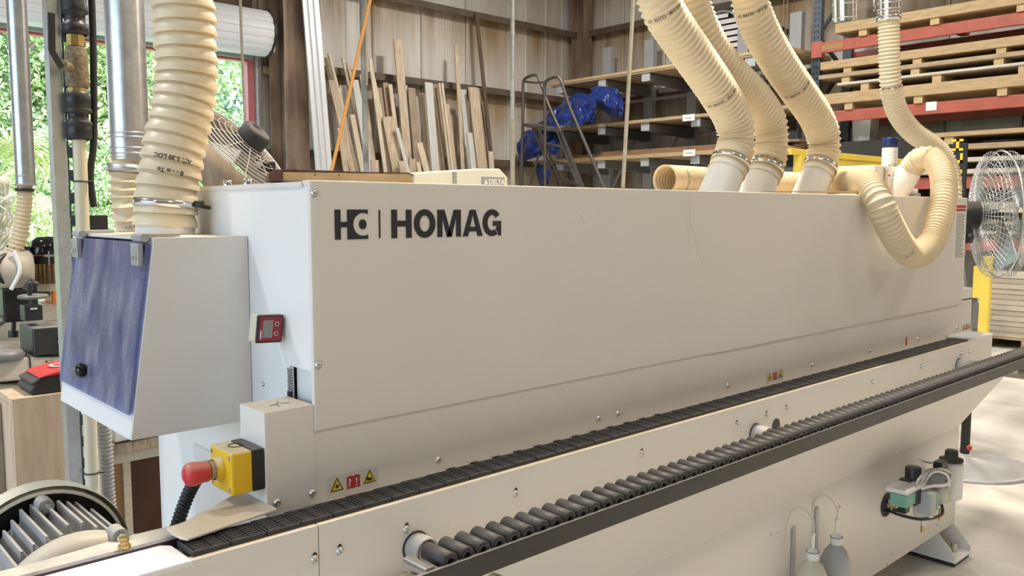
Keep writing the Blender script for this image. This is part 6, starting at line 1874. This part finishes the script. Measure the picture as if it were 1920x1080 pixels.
# --- black sign with yellow letters
sg = (5.2, 0.73, 1.764)
s0, s1_ = V((5.2, 0.802, 1.942)), V((5.2, 0.682, 1.581))
sn = thing('black_sign', (5.2, (s0.y + s1_.y) / 2, 0), 'black board with yellow letters standing behind the loop hose', 'sign')
MB().box(5.2, 5.22, s1_.y, s0.y, s1_.z - 0.25, s0.z).build('board', 'black_plastic', sn, 0.003)
MB().cyl((5.23, (s0.y + s1_.y) / 2, 0), (5.23, (s0.y + s1_.y) / 2, s1_.z - 0.2), 0.02, n=10).build('stand', 'black_plastic', sn)
t = MB()
gy, gz, gs = (5.2, 0.706, 1.595)[1], (5.2, 0.706, 1.595)[2], 0.075
for oy, oz, w_, h_ in [(0.0, 0.36, 1.0, 0.016), (0.0, 0.30, 1.0, 0.016), (0.35, 0.30, 0.25, 0.076), (0.0, 0.27, 0.22, 0.012), (0.0, 0.22, 1.0, 0.018), (0.0, 0.22, 0.22, 0.05), (0.0, 0.15, 1.0, 0.025), (0.0, 0.06, 1.0, 0.018), (0.0, 0.06, 0.25, 0.07), (0.0, 0.0, 1.0, 0.03)]:
    MB().box(5.1965, 5.199, gy + oy * gs, gy + (oy + w_) * gs, gz + oz, gz + oz + h_).build('letter_stroke', 'print_yellow', sn)

# --- pedestal fan at the right
FY = 0.36
hub = V((4.836, 0.36, 1.478))
pf = thing('pedestal_fan', (4.55, 0.38, 0), 'large wire-cage pedestal fan right of the machine', 'fan')
ax = V(0.60, -0.80, 0.03).normalized()
Rf = 0.38
s1 = ax.orthogonal().normalized(); s2 = ax.cross(s1)
fc = hub
for off, base_ in ((0.075, 0.05), (-0.075, -0.05)):
    for k in range(12):
        r_ = 0.05 + k * 0.0295
        dome = base_ + off * (1 - (r_ / Rf) ** 2)
        MB().torus(fc + ax * dome, ax, r_, 0.0020, 44, 4).build('cage_ring', 'galv', pf)
    for k in range(60):
        a = k * PI / 30
        dr = s1 * math.cos(a) + s2 * math.sin(a)
        MB().tube([fc + dr * r_ + ax * (base_ + off * (1 - (r_ / Rf) ** 2)) for r_ in (0.04, 0.14, 0.22, 0.30, Rf)], 0.0024, n=4).build('cage_spoke', 'galv', pf)
MB().torus(fc, ax, Rf, 0.006, 48, 6).build('cage_rim', 'galv', pf)
MB().lathe([(Rf - 0.001, -0.05), (Rf + 0.002, -0.05), (Rf + 0.002, 0.05), (Rf - 0.001, 0.05)], fc, ax, 48, True, True)
for k in range(3):
    a = k * 2 * PI / 3 + 0.3
    dr = s1 * math.cos(a) + s2 * math.sin(a); tn = ax.cross(dr)
    vs = [fc + dr * 0.04 - tn * 0.03 + ax * 0.01, fc + dr * 0.04 + tn * 0.03 - ax * 0.01, fc + dr * 0.33 + tn * 0.13 - ax * 0.04, fc + dr * 0.34 - tn * 0.04 + ax * 0.03]
    MB().add(vs + [v + ax * 0.003 for v in vs], [(0, 1, 2, 3), (7, 6, 5, 4), (0, 4, 5, 1), (1, 5, 6, 2), (2, 6, 7, 3), (3, 7, 4, 0)]).build('fan_blade', 'galv', pf)
MB().lathe([(0, -0.27), (0.075, -0.27), (0.085, -0.25), (0.085, -0.12), (0.06, -0.10), (0.03, -0.06), (0.03, 0.0), (0, 0)], fc, ax, 28).build('motor', 'black_plastic', pf)
mq = fc - ax * 0.19
MB().box(mq.x - 0.05, mq.x + 0.05, mq.y - 0.04, mq.y + 0.04, mq.z - 0.17, mq.z - 0.07).build('switch_box', 'black_plastic', pf, 0.006)
MB().cyl(V(mq.x - 0.02, mq.y - 0.06, mq.z - 0.13), V(mq.x - 0.02, mq.y - 0.03, mq.z - 0.13), 0.022, n=12).build('tilt_knob', 'black_plastic', pf)
fpx = (4.456, 0.36, 0.237)[0]
base_c = V(fpx + 0.02, 0.36, 0)
MB().tube([V(mq.x, mq.y, mq.z - 0.17), V(mq.x - 0.02, mq.y, mq.z - 0.3), V(base_c.x, base_c.y, 0.75)], 0.02, n=12).build('neck', 'galv', pf)
MB().cyl(V(base_c.x, base_c.y, 0.07), V(base_c.x, base_c.y, 0.78), 0.026, n=14).build('pole', 'black_plastic', pf)
MB().lathe([(0, 0.075), (0.035, 0.075), (0.04, 0.06), (0.20, 0.045), (0.33, 0.02), (0.36, 0.010), (0.36, 0.0), (0, 0)], (base_c.x, base_c.y, 0), n=40).build('round_base', 'base_grey', pf)
MB().cyl(V(base_c.x - 0.03, base_c.y - 0.03, 0.12), V(base_c.x - 0.04, base_c.y - 0.04, 0.12), 0.015, n=8).build('pole_clamp', 'red_button', pf)

# --- exhaust fan in the right wall, with louvres
ef = V((10.75, 6.256, 4.173))
xw = 10.62
ew = thing('exhaust_fan', (xw, ef.y, ef.z - 0.5), 'round louvred exhaust fan high in the right wall', 'fan')
Re = 0.38
MB().box(xw + 0.1, xw + 0.2, ef.y - 0.55, ef.y + 0.55, ef.z - 0.5, ef.z + 0.55).build('housing', 'rack_grey', ew)
MB().lathe([(Re, 0.0), (Re + 0.03, 0.0), (Re + 0.03, 0.10), (Re, 0.10)], (xw, ef.y, ef.z), (1, 0, 0), 36, True, True).build('fan_ring', 'galv', ew)
MB().cyl((xw + 0.09, ef.y, ef.z), (xw + 0.099, ef.y, ef.z), Re, n=36).build('louvre_back', 'black_plastic', ew)
for k in range(8):
    z = -0.33 + k * 0.094
    hw = math.sqrt(max(Re ** 2 - max(abs(z), abs(z + 0.03)) ** 2, 0.01)) * 0.97
    MB().obox((xw + 0.055, ef.y, ef.z + z), (0.012, 0, 0.035), (0, hw, 0), (0.003, 0, -0.001)).build('louvre_slat', 'tag_daylight_white', ew)  # slats coloured white for the daylight coming through; no opening behind them
MB().box(xw - 0.05, xw + 0.1, ef.y - 0.55, ef.y + 0.3, ef.z - 0.56, ef.z - 0.50).build('fan_shelf', 'wood_ply', ew)
MB().cyl((xw + 0.02, ef.y - 0.12, ef.z - 0.78), (xw + 0.02, ef.y + 0.25, ef.z - 0.78), 0.13, n=16).build('fan_motor', 'rail_black', ew)
for k, (px_, py_) in enumerate([(((10.70, 5.225, 4.183)), ((10.70, 5.233, 4.413))), (((10.70, 5.164, 4.143)), ((10.70, 5.173, 4.403)))]):
    pc_ = thing('toggle_cord', (10.72, px_[1], px_[2]), '%s of two thin cords with black toggles on the right wall' % ['left one', 'right one'][k], 'cord', 'cords with toggles')
    MB().cyl((10.72, px_[1], px_[2]), (10.72, px_[1], 6.6), 0.008, n=6).build('cord', 'pole_tan', pc_)
    MB().box(10.70, 10.74, px_[1] - 0.015, px_[1] + 0.015, px_[2] - 0.08, px_[2]).build('toggle', 'black_plastic', pc_)
# --- electrical boxes on the corner wall
for k, (p, s_) in enumerate([((10.50, 9.228, 4.011), 0.16), ((10.50, 8.312, 4.027), 0.14)]):
    pass

# --- two bottles on the machine base with their bracket
for k, (p, mm, lab, sc_) in enumerate([((1.652, -0.165, 0.417), 'bottle', 'cream plastic fluid bottle with tube, the nearer of two on the machine base', 1.0), ((1.838, -0.15, 0.411), 'bottle_blue', 'bluish plastic fluid bottle with tube, the farther of two on the machine base', 1.0)]):
    p = V(p)
    bt = thing('fluid_bottle', V(p.x, p.y, p.z - 0.23), lab, 'bottle', 'fluid bottles on the machine base')
    MB().lathe([(0, -0.23), (0.046, -0.23), (0.05, -0.22), (0.05, -0.09), (0.046, -0.065), (0.034, -0.035), (0.019, -0.018), (0.017, -0.012)], p, n=28).build('bottle_body', mm, bt)
    MB().lathe([(0.0175, -0.014), (0.0195, -0.012), (0.0195, 0.010), (0.0175, 0.013), (0.006, 0.022), (0.005, 0.022)], p, n=24).build('screw_cap', 'can_white', bt)
    MB().torus(p + V(0, 0, 0.011), (0, 0, 1), 0.0195, 0.0012, 24, 5).build('cap_ring', 'rack_blue', bt)
    MB().cyl(p + V(0, 0, 0.02), p + V(0, 0, 0.062), 0.0052, n=10).build('spout', 'can_white', bt)
    MB().cyl(p + V(0, 0, 0.062), p + V(0, 0, 0.072), 0.006, n=8).build('tube_nut', 'steel', bt)
    tubep = [p + V(0, 0, 0.07), p + V(0.0, 0.0, 0.10), p + V(-0.004, 0.02, 0.135), p + V(-0.02, 0.05, 0.145), p + V(-0.035, 0.070, 0.10), p + V(-0.04, 0.075, 0.0)]
    MB().tube(spline(tubep, 0.006), 0.0028, n=8).build('tube', 'bottle', bt)
bx_ = (1.679, -0.083, 0.456)
br = MB().box(bx_[0] - 0.009, bx_[0] + 0.009, -0.087, -0.081, bx_[2] - 0.25, bx_[2] + 0.022).box(bx_[0] - 0.009, bx_[0] + 0.30, -0.225, -0.081, bx_[2] - 0.255, bx_[2] - 0.25)
bo_ = br.build('bottle_bracket', 'galv_dull', mc)
MB().box(bx_[0] + 0.14, bx_[0] + 0.16, -0.087, -0.081, bx_[2] - 0.25, bx_[2] + 0.05).build('bottle_bracket', 'galv_dull', mc)
for dz in (0.005, -0.04):
    MB().cyl((bx_[0], -0.0875, bx_[2] + dz), (bx_[0], -0.089, bx_[2] + dz), 0.004, n=10).build('bracket_screw', 'steel', mc)


# ================================================================== outside the doorway
g = MB().box(-30, 40, YB + 0.30, 60, -0.25, -0.02).build('ground_lawn', 'grass')
g['kind'] = 'structure'
tag(g, 'sunlit green lawn outside the doorway')


def leaves(centers, n, size, seed):
    R_ = random.Random(seed)
    vs, fs = [], []
    for i in range(n):
        c, rx, rz = centers[R_.randrange(len(centers))]
        while True:
            u = V(R_.uniform(-1, 1), R_.uniform(-1, 1), R_.uniform(-1, 1))
            if 0.25 < u.length < 1: break
        p = V(c) + V(u.x * rx, u.y * rx, u.z * rz)
        q = Quaternion((R_.gauss(0, 1), R_.gauss(0, 1), R_.gauss(0, 1), R_.gauss(0, 1))).normalized()
        s = size * R_.uniform(0.6, 1.3)
        o = len(vs)
        vs += [p + q @ V(-s, 0, 0), p + q @ V(0, -s * 0.45, s * 0.1), p + q @ V(s, 0, 0), p + q @ V(0, s * 0.45, s * 0.1)]
        fs.append((o, o + 1, o + 2, o + 3))
    return MB().add(vs, fs)


def tree(name, x, y, h, spread, n, size, mm, label, seed):
    n = int(n * 2.6); size *= 0.72
    t = thing(name, (x, y, -0.02), label, 'tree', 'trees outside the doorway')
    R_ = random.Random(seed)
    cs = []
    for k in range(18):
        a = R_.uniform(0, 2 * PI); r_ = spread * R_.uniform(0.1, 0.75)
        zc_ = h * R_.uniform(0.22, 0.9)
        cs.append(((x + r_ * math.cos(a), y + r_ * math.sin(a), zc_), spread * R_.uniform(0.35, 0.6), h * R_.uniform(0.12, 0.22)))
    f_ = leaves(cs, n, size, seed).build('foliage', mm, t)
    f_['kind'] = 'stuff'
    MB().tube(spline([(x, y, -0.02), (x + 0.1, y, h * 0.3), (x, y + 0.1, h * 0.65)], 0.3), 0.16, n=8).build('trunk', 'bark', t)
    for c, rx, rz in cs[:5]:
        MB().tube(spline([(x + 0.05, y, h * 0.3), (V((x, y, h * 0.4)) + V(c)) / 2, c], 0.4), 0.06, n=6).build('branch', 'bark', t)
    return t


tree('oak_tree', 3.6, 24.0, 7.5, 3.2, 5200, 0.16, 'leaf_a', 'mid green tree seen between the slim duct and the wide duct', 11)
tree('oak_tree', 7.6, 25.0, 8.0, 3.2, 5200, 0.16, 'leaf_b', 'bright green tree seen right of the thick cream hose', 12)
tree('oak_tree', 0.6, 26.0, 8.5, 3.0, 4200, 0.17, 'leaf_c', 'dark green tree at the left of the doorway', 13)
tree('oak_tree', 5.4, 30.0, 9.5, 3.8, 5200, 0.19, 'leaf_c', 'dark green tree rising behind the mid green one', 14)
tree('oak_tree', 10.6, 30.0, 9.0, 3.8, 4200, 0.19, 'leaf_a', 'tree behind the bright green one near the red door frame', 15)
tree('low_shrub', 3.2, 19.0, 1.9, 1.5, 3000, 0.10, 'leaf_b', 'low bright shrub beside the palm', 16)
tree('low_shrub', 5.2, 20.5, 2.4, 1.5, 3000, 0.10, 'leaf_a', 'low shrub behind the cream air pipe', 17)
tree('low_shrub', 1.2, 21.0, 2.2, 1.4, 2500, 0.10, 'leaf_c', 'low dark shrub left of the palm', 18)

for k, (x_, y_) in enumerate([(-3, 36), (2, 37), (7, 38), (12, 39), (17, 40)]):
    tree('oak_tree', x_, y_, 11.0, 4.6, 5200, 0.26, ['leaf_c', 'leaf_a'][k % 2], '%s tree in the far row behind the lawn' % ['first', 'second', 'third', 'fourth', 'fifth'][k], 30 + k)

# fan palm
px_, py_ = 2.55, 15.2
pm = thing('fan_palm', (px_, py_, -0.02), 'fan palm with drooping pale green fronds outside the doorway', 'tree')
MB().tube(spline([(px_, py_, -0.02), (px_ + 0.05, py_, 1.2), (px_, py_, 2.1)], 0.1), 0.20, n=12, rfun=lambda i, t: 0.20 + 0.03 * ((i % 3) - 1)).build('trunk', 'bark', pm)
R_ = random.Random(5)
for k in range(34):
    az = R_.uniform(0, 2 * PI); el = R_.uniform(-0.75, 1.1)
    d0 = V(math.cos(az) * math.cos(el), math.sin(az) * math.cos(el), math.sin(el))
    o_ = V(px_, py_, 2.05)
    stem = 0.75
    tip = o_ + d0 * stem
    vs, fs = [], []
    side = d0.cross(V(0, 0, 1)).normalized()
    upv = side.cross(d0)
    nlf = 22
    mb = MB().tube([o_, o_ + d0 * stem * 0.5 + V(0, 0, 0.03), tip], 0.010, n=5)
    for j in range(nlf):
        a = (j / (nlf - 1) - 0.5) * 2 * 2.1
        dl_ = (d0 * math.cos(a) + side * math.sin(a)).normalized()
        ln_ = R_.uniform(0.60, 0.82)
        m1 = tip + dl_ * ln_ * 0.55 + upv * 0.02
        e1 = tip + dl_ * ln_ + V(0, 0, -0.16 - 0.12 * R_.random())
        wv = dl_.cross(upv).normalized() * 0.016
        mb.add([tip, m1 - wv, e1, m1 + wv], [(0, 1, 2, 3)])
    mb.build('frond', 'palm_leaf', pm)
# pale rock bank at the far left and wire fence
tk = MB().tube(spline([(0.95, 12.6, -0.02), (1.0, 12.6, 0.9), (1.12, 12.6, 1.9)], 0.07), 0.3, n=14, rfun=lambda i, t: 0.30 + 0.035 * math.sin(5 * t + i * 1.7) + 0.03 * ((i % 3) - 1))
tag(tk.build('palm_trunk', 'pale_bark'), 'pale rough palm trunk at the left edge outside', 'tree')
# chain link fence line
fe = thing('wire_fence', (4.0, 17.5, -0.02), 'low wire fence on the lawn before the trees', 'fence')
for k in range(9):
    MB().cyl((0 + k * 1.2, 17.5, -0.02), (0 + k * 1.2, 17.5, 1.25), 0.03, n=8).build('fence_post', 'fence_wire', fe)
for z in (0.15, 0.4, 0.65, 0.9, 1.2):
    MB().cyl((0, 17.5, z), (9.6, 17.5, z), 0.008, n=5).build('fence_wire', 'fence_wire', fe)
